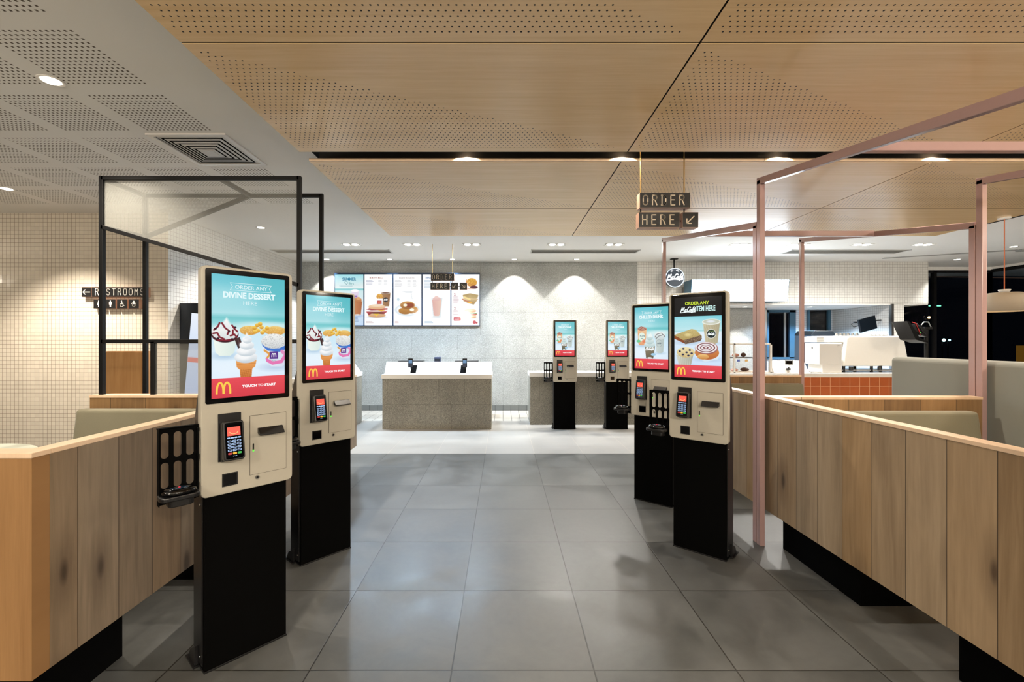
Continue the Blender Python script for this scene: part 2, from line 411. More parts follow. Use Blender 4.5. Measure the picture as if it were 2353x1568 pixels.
# ------------------------------------------------------------------ pictures shown by the screens (painted into a mesh's colours)
class Canvas:
    """u runs 0..1 left to right, v runs 0..H top to bottom; colours are sRGB 0..255"""
    def __init__(s, nx, H, bg=(255, 255, 255)):
        s.nx = nx; s.ny = int(round(nx * H)); s.H = H
        s.U, s.V = np.meshgrid(np.linspace(0, 1, s.nx), np.linspace(0, H, s.ny))
        s.C = np.zeros((s.ny, s.nx, 3)) + np.array(bg, float); s.aa = 0.9 / nx
        rs = np.random.RandomState(3); s.N = rs.rand(s.ny, s.nx)
        s.over = []
    def col(s, c, c2, t):
        c = np.array(c, float)
        if c2 is None: return c[None, None, :]
        return c + (np.array(c2, float) - c) * np.clip(t, 0, 1)[..., None]
    def put(s, mask, c, c2=None, t=None, a=1.0):
        m = np.clip(mask, 0, 1)[..., None] * a
        s.C = s.C * (1 - m) + s.col(c, c2, t) * m
    def grad(s, stops):
        vs = [q[0] for q in stops]
        for k in range(3): s.C[..., k] = np.interp(s.V, vs, [q[1][k] for q in stops])
    def ell(s, cx, cy, rx, ry, c, c2=None, soft=None, a=1.0, mode='v', clip=None):
        d = np.sqrt(((s.U - cx) / rx) ** 2 + ((s.V - cy) / ry) ** 2); w = (soft or s.aa) / min(rx, ry)
        m = np.clip((1 - d) / w + 0.5, 0, 1)
        t = (s.V - cy + ry) / (2 * ry) if mode == 'v' else ((s.U - cx + rx) / (2 * rx) if mode == 'h' else d)
        if clip is not None: m = m * clip
        s.put(m, c, c2, t, a); return m
    def poly(s, pts, c, c2=None, soft=None, a=1.0, mode='v'):
        P = np.array(pts, float); n = len(P); inside = np.zeros(s.U.shape, bool); dist = np.full(s.U.shape, 9.0)
        for i in range(n):
            x1, y1 = P[i]; x2, y2 = P[(i + 1) % n]
            if y1 != y2:
                cr = ((y1 > s.V) != (y2 > s.V)) & (s.U < (x2 - x1) * (s.V - y1) / (y2 - y1) + x1); inside ^= cr
            L = max(1e-9, (x2 - x1) ** 2 + (y2 - y1) ** 2); t = np.clip(((s.U - x1) * (x2 - x1) + (s.V - y1) * (y2 - y1)) / L, 0, 1)
            dist = np.minimum(dist, np.hypot(s.U - x1 - t * (x2 - x1), s.V - y1 - t * (y2 - y1)))
        sd = np.where(inside, dist, -dist); m = np.clip(sd / (soft or s.aa) + 0.5, 0, 1)
        lo, hi = P.min(0), P.max(0)
        t = (s.V - lo[1]) / max(1e-6, hi[1] - lo[1]) if mode == 'v' else (s.U - lo[0]) / max(1e-6, hi[0] - lo[0])
        s.put(m, c, c2, t, a); return m
    def line(s, pts, w, c, a=1.0, soft=None, clip=None):
        P = np.array(pts, float); dist = np.full(s.U.shape, 9.0)
        for i in range(len(P) - 1):
            x1, y1 = P[i]; x2, y2 = P[i + 1]; L = max(1e-9, (x2 - x1) ** 2 + (y2 - y1) ** 2)
            t = np.clip(((s.U - x1) * (x2 - x1) + (s.V - y1) * (y2 - y1)) / L, 0, 1)
            dist = np.minimum(dist, np.hypot(s.U - x1 - t * (x2 - x1), s.V - y1 - t * (y2 - y1)))
        m = np.clip((w / 2 - dist) / (soft or s.aa) + 0.5, 0, 1)
        if clip is not None: m = m * clip
        s.put(m, c, None, None, a); return m
    def rect(s, u0, u1, v0, v1, c, c2=None, a=1.0, mode='v'):
        return s.poly([(u0, v0), (u1, v0), (u1, v1), (u0, v1)], c, c2, None, a, mode)
    def speck(s, mask, c, dens, a=0.8):
        s.put(mask * (s.N < dens), c, a=a)
    def text(s, txt, u, v, h, c, bold=0.0, wide=1.0, align='c', rot=0.0):
        s.over.append(('t', txt, u, v, h, c, bold, wide, align, rot))
    def band(s, pts, w, c):
        s.over.append(('b', pts, w, c))

_TXT = {}
def text_polys(txt, bold=0.0):
    key = (txt, bold)
    if key in _TXT: return _TXT[key]
    cu = bpy.data.curves.new('lettering', 'FONT'); cu.body = txt; cu.size = 1.0; cu.offset = bold; cu.resolution_u = 3
    cu.fill_mode = 'BOTH'
    o = bpy.data.objects.new('lettering', cu); COL.objects.link(o)
    dg = bpy.context.evaluated_depsgraph_get(); dg.update()
    me = o.evaluated_get(dg).to_mesh()
    vs = [(v.co.x, v.co.y) for v in me.vertices]; fs = [tuple(p.vertices) for p in me.polygons]
    o.evaluated_get(dg).to_mesh_clear()
    bpy.data.objects.remove(o); bpy.data.curves.remove(cu)
    # cap height of the built-in font is about 0.729 of its size
    k = 1 / 0.729
    vs = [(x * k, y * k) for x, y in vs]
    w = max([v[0] for v in vs] or [1])
    _TXT[key] = (vs, fs, w); return _TXT[key]

def lay_text(txt, u, v, h, bold=0.0, wide=1.0, align='c', rot=0.0):
    """2D polygons of a text whose capitals are h tall, baseline at v + h/2 (v down)"""
    vs, fs, w = text_polys(txt, bold); w = w * h * wide
    x0 = {'c': -w / 2, 'l': 0.0, 'r': -w}[align]; ca, sa = math.cos(rot), math.sin(rot)
    out = []
    for x, y in vs:
        a, b = x0 + x * h * wide, h / 2 - y * h
        out.append((u + a * ca - b * sa, v + a * sa + b * ca))
    return out, fs

def band_polys(pts, w):
    vs = []; fs = []
    for i in range(len(pts) - 1):
        x1, y1 = pts[i]; x2, y2 = pts[i + 1]; L = math.hypot(x2 - x1, y2 - y1)
        if L < 1e-9: continue
        nx, ny = -(y2 - y1) / L * w / 2, (x2 - x1) / L * w / 2; ex, ey = (x2 - x1) / L * w * 0.3, (y2 - y1) / L * w * 0.3
        b = len(vs); vs += [(x1 + nx - ex, y1 + ny - ey), (x1 - nx - ex, y1 - ny - ey), (x2 - nx + ex, y2 - ny + ey), (x2 + nx + ex, y2 + ny + ey)]
        fs.append((b, b + 1, b + 2, b + 3))
    return vs, fs

def arches(cx, base, h):
    """two pointed golden arches as thick strokes"""
    w = h * 1.12; out = []
    for sgn in (-1, 1):
        c = cx + sgn * w * 0.25
        pts = [(c + w * 0.24 * math.cos(t) * 1.0, base - h * 0.97 * math.sin(t) ** 0.8) for t in [PI * k / 16 for k in range(17)]]
        out.append(pts)
    return out

def catmull(pts, n=6):
    P = [pts[0]] + list(pts) + [pts[-1]]; out = []
    for i in range(1, len(P) - 2):
        p0, p1, p2, p3 = P[i - 1], P[i], P[i + 1], P[i + 2]
        for k in range(n):
            t = k / n
            out.append(tuple(0.5 * (2 * p1[j] + (p2[j] - p0[j]) * t + (2 * p0[j] - 5 * p1[j] + 4 * p2[j] - p3[j]) * t * t + (3 * p1[j] - p0[j] - 3 * p2[j] + p3[j]) * t ** 3) for j in (0, 1)))
    out.append(tuple(pts[-1])); return out

# brush script: strokes in a box about 3.6 wide and 1 tall, y up
SCRIPT = [
    [(0.0, -0.05), (0.18, 0.30), (0.42, 0.92), (0.40, 0.30), (0.62, 0.62), (0.88, 1.0), (0.80, 0.50), (0.82, 0.12), (0.95, 0.10)],
    [(1.36, 0.44), (1.22, 0.50), (1.06, 0.30), (1.10, 0.08), (1.36, 0.14)],
    [(2.28, 0.88), (2.18, 1.05), (1.90, 0.95), (1.62, 0.55), (1.58, 0.18), (1.80, 0.08), (2.12, 0.28)],
    [(2.46, 0.48), (2.26, 0.50), (2.10, 0.28), (2.16, 0.10), (2.34, 0.22), (2.48, 0.48), (2.42, 0.16), (2.55, 0.14)],
    [(3.16, 0.98), (3.02, 1.04), (2.84, 0.70), (2.70, 0.10), (2.60, -0.28), (2.50, -0.20)],
    [(2.60, 0.48), (3.02, 0.52)],
    [(2.98, 0.26), (3.24, 0.40), (3.20, 0.54), (3.02, 0.44), (2.98, 0.18), (3.12, 0.08), (3.34, 0.18)],
    [(3.22, 0.66), (3.36, 0.80)],
    [(-0.02, -0.20), (0.60, -0.18), (1.50, -0.06), (2.40, -0.12), (3.30, -0.10)],
]
def script_bands(u, v, width, rot=0.0):
    k = width / 3.4; ca, sa = math.cos(rot), math.sin(rot); out = []
    for st in SCRIPT:
        pts = []
        for x, y in catmull(st, 5):
            a, b = (x - 1.7) * k, -(y - 0.4) * k
            pts.append((u + a * ca - b * sa, v + a * sa + b * ca))
        out.append(pts)
    return out

# single-line letters of the hanging signs, box 0.52 wide x 1 tall, y up
def _arc(cx, cy, rx, ry, a0, a1, n=8):
    return [(cx + rx * math.cos(math.radians(a0 + (a1 - a0) * i / n)), cy + ry * math.sin(math.radians(a0 + (a1 - a0) * i / n))) for i in range(n + 1)]
STROKE = {
    'O': [_arc(.26, .74, .24, .26, 0, 180) + _arc(.26, .26, .24, .26, 180, 360) + [(.50, .74)]],
    'R': [[(.04, 0), (.04, 1), (.28, 1)] + _arc(.28, .77, .20, .23, 90, -90) + [(.04, .54)], [(.28, .54), (.50, 0)]],
    'D': [[(.0, 1), (.22, 1)] + _arc(.22, .72, .26, .28, 90, 0) + _arc(.22, .28, .26, .28, 0, -90) + [(.0, 0)], [(.08, 1), (.08, 0)]],
    'E': [[(.48, 1), (.06, 1), (.06, 0), (.48, 0)], [(.06, .52), (.42, .52)]],
    'H': [[(.04, 0), (.04, 1)], [(.48, 0), (.48, 1)], [(.04, .52), (.48, .52)]],
    'S': [_arc(.26, .75, .21, .25, 20, 270, 12) + _arc(.26, .25, .22, .25, 90, -160, 12)[1:]],
    'T': [[(0, 1), (.52, 1)], [(.26, 1), (.26, 0)]],
    'M': [[(.02, 0), (.02, 1), (.26, .48), (.50, 1), (.50, 0)]],
}
def stroke_word(mb, word, x0, z0, h, pitch, w, y, dep=0.0015, mi=0):
    for i, ch in enumerate(word):
        for st in STROKE[ch]:
            pts = [(x0 + i * pitch + a * h, z0 + b * h) for a, b in st]
            vs, fs = band_polys(pts, w)
            flat(mb, vs, fs, y, dep, mi)

def flat(mb, vs, fs, y, dep, mi=0):
    """thin raised lettering in the xz plane whose face looks towards -y"""
    for f in fs:
        P = [vs[i] for i in f]; n = len(P)
        V = [(a, y - dep, b) for a, b in P] + [(a, y, b) for a, b in P]
        ar = sum(P[i][0] * P[(i + 1) % n][1] - P[(i + 1) % n][0] * P[i][1] for i in range(n))
        front = list(range(n)) if ar > 0 else list(range(n))[::-1]
        mb.add(V, [front] + [(i, (i + 1) % n, n + (i + 1) % n, n + i) for i in range(n)], mi)

def text_flat(mb, txt, x, z, h, y, dep=0.0008, bold=0.0, wide=1.0, align='c', mi=0):
    vs, fs = lay_text(txt, x, -z, h, bold, wide, align); flat(mb, [(a, -b) for a, b in vs], fs, y, dep, mi)

def screen_mesh(cv, W, name, boost=0.0):
    """flat picture W wide centred on x = 0, hanging down from z = 0, facing -y; colours stored per vertex"""
    ny, nx = cv.ny, cv.nx
    xs = (cv.U - 0.5) * W; zs = -cv.V * W
    co = np.stack([xs, np.zeros_like(xs), zs], -1).reshape(-1, 3)
    i = np.arange(ny * nx).reshape(ny, nx)
    q = np.stack([i[1:, :-1], i[1:, 1:], i[:-1, 1:], i[:-1, :-1]], -1).reshape(-1, 4)
    verts = co.tolist(); faces = q.tolist(); cols = (np.clip(cv.C, 0, 255).reshape(-1, 3) / 255.0)
    ov = []; ofs = []; oc = []; lift = 0.0002
    for k, it in enumerate(cv.over):
        if it[0] == 't':
            _, txt, u, v, h, c, bold, wide, al, rot = it; vs, fs = lay_text(txt, u, v, h, bold, wide, al, rot)
        else:
            _, pts, w, c = it; vs, fs = band_polys(pts, w)
        b = ny * nx + len(ov); y = -lift - 0.000015 * k
        ov += [((a - 0.5) * W, y, -bb * W) for a, bb in vs]; oc += [[q2 / 255.0 for q2 in c]] * len(vs)
        for f in fs:
            P = [vs[j] for j in f]; ar = sum(P[j][0] * P[(j + 1) % len(P)][1] - P[(j + 1) % len(P)][0] * P[j][1] for j in range(len(P)))
            f2 = [b + j for j in f]; ofs.append(f2 if ar < 0 else f2[::-1])
    me = bpy.data.meshes.new(name); me.from_pydata(verts + ov, [], faces + ofs)
    C = np.concatenate([cols, np.array(oc).reshape(-1, 3)], 0) if oc else cols
    L = np.where(C <= 0.04045, C / 12.92, ((C + 0.055) / 1.055) ** 2.4)
    lum = L.min(1, keepdims=True); L = L * (1 + boost * np.clip((lum - 0.72) / 0.2, 0, 1))   # backlit white runs far brighter than print
    at = me.color_attributes.new('Col', 'FLOAT_COLOR', 'POINT')
    at.data.foreach_set('color', np.concatenate([L, np.ones((len(L), 1))], 1).astype(np.float32).ravel())
    me.update(); return me

def red_footer(c, H, v0):
    c.rect(-0.1, 1.1, v0, H + 0.1, (232, 78, 88), (206, 52, 66))
    for st in arches(0.15, v0 + 0.215 * (H - v0) / 0.28 + 0.0, 0.155 * (H - v0) / 0.28): c.band(st, 0.026, (250, 205, 80))
    c.text('TOUCH TO START', 0.63, v0 + (H - v0) * 0.47, 0.036, (255, 255, 255), 0.05, 1.12)

def beach(c, H, dim=0):
    c.grad([(0, (104, 196, 210)), (0.25, (132, 208, 220)), (0.55, (176, 226, 232)), (0.62, (120, 202, 206)), (0.70, (150, 216, 220)), (0.78, (214, 238, 240)), (0.85, (206, 234, 246)), (H * 0.7, (214, 236, 250)), (H, (222, 236, 252))])
    c.ell(0.95, 0.15, 0.35, 0.5, (70, 178, 184), soft=0.4, a=0.5); c.ell(0.1, 0.3, 0.4, 0.12, (190, 232, 236), soft=0.15, a=0.4)
    c.ell(0.75, 0.72, 0.4, 0.05, (230, 246, 246), soft=0.05, a=0.7); c.ell(0.2, 1.35, 0.5, 0.2, (236, 246, 254), soft=0.3, a=0.7)

def ribbon(c, v, h, u0=0.235, u1=0.80, w=0.006, colr=(232, 248, 250)):
    m = (v)
    c.band([(u0, v - h / 2), (u1, v - h / 2), (u1 - 0.03, v), (u1, v + h / 2), (u0, v + h / 2), (u0 + 0.03, v), (u0, v - h / 2)], w, colr)

def art_dessert():
    H = 1.775; c = Canvas(230, H); beach(c, H); wt = (236, 250, 252)
    ribbon(c, 0.165, 0.105); c.text('ORDER ANY', 0.52, 0.165, 0.058, wt, 0.0, 1.0)
    c.text('DIVINE DESSERT', 0.50, 0.285, 0.085, (230, 250, 252), 0.045, 0.84); c.text('HERE', 0.50, 0.395, 0.062, wt, -0.004, 1.0)
    # fruit pies
    for cx, rx in ((0.49, 0.13), (0.86, 0.16)):
        m = c.ell(cx, 0.80, rx, 0.07, (240, 205, 120), (214, 150, 62)); c.speck(m, (250, 228, 160), 0.25); c.speck(m, (196, 130, 50), 0.12)
    for k, (a, b) in enumerate([(0.56, 0.76), (0.61, 0.80), (0.66, 0.75), (0.70, 0.80), (0.74, 0.76), (0.60, 0.72), (0.67, 0.83), (0.57, 0.82), (0.64, 0.70)]):
        c.ell(a, b, 0.032, 0.03, (252, 222, 110), (206, 140, 40))
    # sundae in a clear cup
    c.ell(0.17, 1.17, 0.16, 0.05, (150, 185, 215), soft=0.06, a=0.5)
    c.poly([(0.01, 0.86), (0.33, 0.86), (0.29, 1.12), (0.24, 1.17), (0.10, 1.17), (0.05, 1.12)], (240, 248, 240), (216, 232, 226), mode='h')
    c.ell(0.17, 0.86, 0.175, 0.12, (96, 34, 44), (60, 20, 32)); c.ell(0.17, 0.83, 0.17, 0.115, (250, 250, 246), (214, 222, 222))
    c.poly([(0.08, 0.78), (0.19, 0.62), (0.27, 0.78)], (252, 252, 250), (226, 232, 234), soft=0.03)
    for L in ([(0.03, 0.80), (0.08, 0.75), (0.10, 0.70)], [(0.02, 0.85), (0.07, 0.84), (0.10, 0.90), (0.16, 0.93)], [(0.13, 0.70), (0.17, 0.77), (0.22, 0.81), (0.20, 0.86)],
              [(0.26, 0.73), (0.29, 0.78), (0.33, 0.82)], [(0.24, 0.88), (0.29, 0.86), (0.32, 0.90)], [(0.08, 0.94), (0.18, 0.95), (0.27, 0.93)], [(0.27, 0.80), (0.27, 0.87)]):
        c.line(L, 0.024, (126, 30, 46))
    for a, b in ((0.05, 0.78), (0.22, 0.82), (0.30, 0.76), (0.08, 0.92), (0.26, 0.93)): c.ell(a, b, 0.018, 0.014, (44, 20, 34))
    # tub with cookie pieces
    c.ell(0.88, 1.36, 0.2, 0.05, (160, 180, 215), soft=0.07, a=0.5)
    body = c.poly([(0.66, 0.98), (1.1, 0.98), (1.04, 1.30), (0.96, 1.36), (0.80, 1.35), (0.73, 1.28)], (228, 236, 246), (206, 216, 236), mode='h')
    c.line([(0.64, 0.96), (0.76, 1.08), (0.92, 1.10), (1.05, 1.04)], 0.055, (66, 120, 206), clip=body)
    c.line([(0.70, 1.10), (0.78, 1.16), (0.74, 1.22)], 0.03, (226, 160, 70), clip=body); c.line([(0.72, 1.24), (0.82, 1.30), (0.95, 1.28), (1.0, 1.20)], 0.05, (228, 120, 180), clip=body)
    c.line([(0.96, 1.12), (1.02, 1.18)], 0.05, (222, 140, 190), clip=body)
    c.rect(0.775, 0.90, 1.12, 1.235, (88, 50, 140))
    for st in arches(0.838, 1.205, 0.055): c.band(st, 0.011, (255, 255, 255))
    c.text('flurry', 0.84, 1.26, 0.022, (70, 70, 90), 0.0, 1.0)
    m = c.ell(0.84, 0.96, 0.185, 0.115, (246, 246, 242), (206, 212, 214)); c.speck(m, (50, 46, 50), 0.16, 0.9); c.speck(m, (255, 255, 255), 0.1)
    # chocolate bar and soft serve cone
    c.poly([(0.29, 0.93), (0.36, 0.90), (0.41, 1.05), (0.36, 1.13)], (72, 48, 48), (40, 26, 30)); c.line([(0.335, 0.93), (0.385, 1.07)], 0.006, (110, 84, 84))
    c.ell(0.44, 1.53, 0.12, 0.03, (150, 180, 215), soft=0.05, a=0.5)
    m = c.poly([(0.31, 1.24), (0.59, 1.24), (0.57, 1.34), (0.53, 1.37), (0.52, 1.50), (0.48, 1.54), (0.41, 1.53), (0.37, 1.48), (0.36, 1.38), (0.32, 1.34)], (236, 166, 92), (196, 112, 48))
    for k in range(6):
        c.line([(0.35 + k * 0.03, 1.38), (0.39 + k * 0.03, 1.54)], 0.005, (168, 92, 36), 0.6, clip=m); c.line([(0.36, 1.40 + k * 0.025), (0.53, 1.38 + k * 0.025)], 0.005, (168, 92, 36), 0.6, clip=m)
    c.line([(0.32, 1.30), (0.58, 1.29)], 0.006, (180, 100, 44), 0.7)
    for cy, rx, ry in ((1.20, 0.155, 0.085), (1.11, 0.13, 0.075), (1.02, 0.10, 0.065), (0.94, 0.065, 0.055)):
        c.ell(0.445 + (1.2 - cy) * 0.06, cy, rx, ry, (252, 252, 252), (196, 208, 216)); c.ell(0.41 + (1.2 - cy) * 0.06, cy - 0.01, rx * 0.6, ry * 0.6, (255, 255, 255), soft=0.04, a=0.7)
    c.poly([(0.42, 0.93), (0.45, 0.83), (0.51, 0.92)], (250, 252, 252), (226, 234, 238), soft=0.02)
    red_footer(c, H, 1.49); return c

def art_drink():
    H = 1.775; c = Canvas(200, H); beach(c, H); wt = (240, 252, 254)
    ribbon(c, 0.165, 0.105, 0.22, 0.80); c.text('ORDER ANY', 0.51, 0.165, 0.056, wt, 0.01, 1.0)
    c.text('CHILLED DRINK', 0.50, 0.28, 0.088, wt, 0.045, 0.82); c.text('HERE', 0.52, 0.40, 0.06, (214, 240, 246), 0.0, 1.0)
    # iced tea
    c.ell(0.22, 1.12, 0.14, 0.04, (150, 184, 210), soft=0.05, a=0.5)
    m = c.poly([(0.09, 0.62), (0.37, 0.62), (0.34, 1.05), (0.30, 1.10), (0.15, 1.10), (0.11, 1.04)], (238, 196, 150), (224, 150, 100), mode='v'); c.speck(m, (250, 226, 190), 0.2); c.speck(m, (190, 110, 60), 0.08)
    c.ell(0.23, 0.62, 0.14, 0.06, (206, 178, 160), (170, 110, 90)); 
    for L in ([(0.12, 0.60), (0.20, 0.56), (0.30, 0.60)], [(0.14, 0.66), (0.26, 0.58), (0.35, 0.64)]): c.line(L, 0.02, (160, 84, 70))
    c.ell(0.22, 0.86, 0.105, 0.13, (226, 240, 226)); c.text('FUZE', 0.24, 0.83, 0.05, (40, 70, 110), 0.02, 0.95); c.text('tea', 0.23, 0.90, 0.045, (40, 90, 110), 0.02, 1.0)
    c.ell(0.12, 0.98, 0.065, 0.04, (110, 204, 150)); c.ell(0.28, 0.98, 0.05, 0.05, (226, 110, 70), soft=0.03, a=0.7)
    # frappe
    c.ell(0.76, 1.32, 0.13, 0.03, (150, 184, 210), soft=0.05, a=0.5)
    c.poly([(0.63, 0.86), (0.89, 0.86), (0.86, 1.28), (0.82, 1.32), (0.70, 1.32), (0.66, 1.28)], (206, 216, 212), (178, 194, 192), mode='h')
    c.ell(0.75, 0.83, 0.165, 0.115, (240, 246, 244), (196, 208, 208))
    for L in ([(0.62, 0.86), (0.68, 0.78), (0.80, 0.75), (0.88, 0.82)], [(0.64, 0.92), (0.72, 0.84), (0.86, 0.80), (0.91, 0.86)]): c.line(L, 0.016, (96, 96, 100))
    t = [(0.74 + 0.085 * math.cos(2 * PI * k / 20), 1.04 + 0.10 * math.sin(2 * PI * k / 20)) for k in range(21)]
    c.band(t, 0.006, (120, 134, 140)); 
    for st in script_bands(0.74, 1.04, 0.12): c.band(st, 0.008, (120, 134, 140))
    # iced coffee with soft serve
    c.ell(0.45, 1.50, 0.13, 0.035, (140, 170, 205), soft=0.05, a=0.55)
    c.poly([(0.31, 1.12), (0.62, 1.12), (0.57, 1.46), (0.52, 1.50), (0.40, 1.50), (0.35, 1.46)], (140, 132, 110), (96, 92, 74)); c.ell(0.46, 1.47, 0.075, 0.03, (226, 236, 238))
    for cy, rx, ry in ((1.08, 0.165, 0.09), (0.98, 0.135, 0.09), (0.87, 0.10, 0.09)): c.ell(0.46, cy, rx, ry, (232, 244, 242), (176, 200, 200))
    c.poly([(0.40, 0.86), (0.49, 0.74), (0.55, 0.86)], (236, 246, 244), soft=0.03)
    for st in script_bands(0.46, 1.20, 0.24): c.band(st, 0.016, (248, 250, 250))
    c.ell(0.57, 1.36, 0.075, 0.035, (160, 206, 234))
    red_footer(c, H, 1.49); return c

def art_cafe():
    H = 1.775; c = Canvas(230, H, (14, 16, 20))
    c.text('ORDER ANY', 0.49, 0.13, 0.072, (214, 236, 60), 0.02, 0.92)
    for st in script_bands(0.30, 0.275, 0.33, 0.0): c.band(st, 0.02, (240, 250, 250))
    c.text('ITEM HERE', 0.67, 0.255, 0.115, (206, 242, 240), 0.02, 0.55)
    v0 = 0.42
    c.put(c.V >= v0, (120, 205, 220), (206, 236, 240), (c.V - v0) / 0.35); c.put(c.V >= v0 + 0.36, (226, 240, 250), (206, 228, 250), (c.V - v0 - 0.36) / 0.6)
    c.ell(0.25, v0 + 0.12, 0.5, 0.1, (196, 236, 240), soft=0.15, a=0.5 * 1.0, clip=(c.V >= v0)); c.line([(0, v0 + 0.33), (1, v0 + 0.31)], 0.02, (120, 196, 204), 0.6, soft=0.03)
    # banana bread slice
    c.ell(0.32, 1.0, 0.3, 0.05, (150, 176, 205), soft=0.06, a=0.45)
    m = c.poly([(0.0, 0.83), (0.14, 0.78), (0.38, 0.70), (0.47, 0.72), (0.60, 0.86), (0.58, 0.93), (0.24, 1.02), (0.02, 0.90)], (206, 190, 128), (176, 152, 92)); c.speck(m, (150, 120, 70), 0.2, 0.6)
    m = c.poly([(0.20, 0.95), (0.58, 0.84), (0.60, 0.92), (0.56, 0.97), (0.24, 1.04)], (90, 66, 48), (66, 44, 34)); c.speck(m, (206, 180, 150), 0.3); c.poly([(0, 0.84), (0.20, 0.95), (0.24, 1.03), (0.0, 0.92)], (156, 84, 44), (126, 64, 36))
    c.ell(0.30, 0.83, 0.07, 0.035, (236, 222, 160), soft=0.03, a=0.7)
    # coffee cup
    c.ell(0.80, 1.02, 0.14, 0.03, (150, 176, 205), soft=0.05, a=0.5)
    m = c.poly([(0.62, 0.56), (0.97, 0.56), (0.92, 1.0), (0.87, 1.03), (0.73, 1.03), (0.67, 1.0)], (206, 196, 164), (176, 166, 136), mode='h')
    for k in range(9): c.line([(0.66 + k * 0.035, 0.62), (0.64 + k * 0.035, 0.72), (0.67 + k * 0.033, 0.82), (0.66 + k * 0.033, 0.98)], 0.006, (160, 150, 120), 0.7, clip=m)
    c.ell(0.79, 0.555, 0.19, 0.065, (236, 240, 232)); c.ell(0.79, 0.55, 0.165, 0.05, (190, 196, 176), (206, 208, 190)); c.ell(0.78, 0.545, 0.08, 0.026, (226, 232, 238), soft=0.02)
    c.ell(0.79, 0.81, 0.098, 0.10, (236, 240, 236)); c.ell(0.79, 0.81, 0.088, 0.09, (24, 40, 40))
    for st in script_bands(0.79, 0.815, 0.14): c.band(st, 0.012, (240, 246, 246))
    c.text('EST. 1993', 0.79, 0.755, 0.017, (150, 180, 90), 0.01)
    # pastry swirl
    c.ell(0.70, 1.36, 0.24, 0.05, (160, 184, 212), soft=0.06, a=0.5); c.poly([(0.45, 1.30), (0.75, 1.14), (0.98, 1.22), (0.92, 1.36), (0.66, 1.42)], (240, 246, 250), (214, 228, 240))
    c.ell(0.70, 1.22, 0.25, 0.15, (222, 150, 84), (184, 100, 48)); c.ell(0.62, 1.31, 0.12, 0.06, (240, 200, 130), (200, 130, 66)); c.ell(0.69, 1.12, 0.24, 0.135, (196, 150, 150), (150, 90, 84))
    for rx, ry, col in ((0.225, 0.12, (238, 232, 232)), (0.19, 0.1, (120, 60, 66)), (0.165, 0.085, (236, 230, 232)), (0.12, 0.06, (120, 60, 66)), (0.10, 0.05, (234, 226, 228)), (0.055, 0.028, (120, 60, 66)), (0.03, 0.015, (230, 216, 216))):
        c.ell(0.68, 1.11, rx, ry, col)
    # blueberry muffin
    c.ell(0.24, 1.52, 0.2, 0.04, (150, 176, 205), soft=0.06, a=0.5)
    c.poly([(0.04, 1.28), (0.42, 1.26), (0.37, 1.48), (0.34, 1.53), (0.12, 1.53), (0.09, 1.48)], (206, 206, 190), (170, 172, 156), mode='h')
    for k in range(7): c.line([(0.06 + k * 0.05, 1.30), (0.11 + k * 0.035, 1.52)], 0.006, (232, 234, 222), 0.7)
    m = c.ell(0.25, 1.22, 0.2, 0.115, (236, 222, 170), (196, 170, 110)); c.speck(m, (250, 240, 206), 0.2)
    for a, b in ((0.12, 1.20), (0.20, 1.14), (0.27, 1.22), (0.34, 1.17), (0.38, 1.24), (0.19, 1.27), (0.31, 1.29)): c.ell(a, b, 0.026, 0.02, (44, 48, 84))
    red_footer(c, H, 1.50); return c

def burger(c, cx, cy, k, bacon=True):
    c.ell(cx, cy + 0.27 * k, 0.34 * k, 0.04 * k, (190, 200, 215), soft=0.05 * k, a=0.7)
    c.ell(cx, cy + 0.20 * k, 0.34 * k, 0.09 * k, (240, 206, 160), (206, 150, 100))
    if bacon:
        c.poly([(cx - 0.42 * k, cy + 0.06 * k), (cx + 0.42 * k, cy + 0.05 * k), (cx + 0.28 * k, cy + 0.16 * k), (cx - 0.2 * k, cy + 0.14 * k), (cx - 0.32 * k, cy + 0.20 * k)], (196, 84, 84), (150, 56, 60))
        c.poly([(cx - 0.14 * k, cy + 0.13 * k), (cx + 0.12 * k, cy + 0.13 * k), (cx - 0.02 * k, cy + 0.24 * k)], (250, 206, 70))
        c.ell(cx, cy + 0.11 * k, 0.3 * k, 0.035 * k, (110, 66, 50)); c.ell(cx, cy + 0.03 * k, 0.32 * k, 0.035 * k, (250, 246, 240))
        c.poly([(cx + 0.0 * k, cy - 0.0 * k), (cx + 0.34 * k, cy - 0.0 * k), (cx + 0.18 * k, cy + 0.06 * k)], (250, 206, 60))
        c.poly([(cx - 0.42 * k, cy - 0.02 * k), (cx - 0.3 * k, cy - 0.07 * k), (cx + 0.42 * k, cy - 0.07 * k), (cx + 0.42 * k, cy - 0.01 * k), (cx - 0.2 * k, cy + 0.02 * k)], (206, 96, 92), (160, 60, 62))
    else:
        c.ell(cx, cy + 0.13 * k, 0.32 * k, 0.035 * k, (236, 214, 170)); c.poly([(cx - 0.34 * k, cy + 0.04 * k), (cx + 0.4 * k, cy + 0.05 * k), (cx + 0.30 * k, cy + 0.12 * k), (cx - 0.30 * k, cy + 0.12 * k)], (206, 60, 50))
        c.line([(cx - 0.36 * k, cy - 0.02 * k), (cx - 0.1 * k, cy + 0.03 * k), (cx + 0.1 * k, cy), (cx + 0.34 * k, cy + 0.02 * k)], 0.045 * k, (90, 140, 60))
    c.ell(cx, cy - 0.12 * k, 0.33 * k, 0.10 * k, (248, 222, 186), (226, 172, 124)); c.ell(cx, cy - 0.16 * k, 0.2 * k, 0.035 * k, (252, 232, 204), soft=0.03 * k, a=0.7)

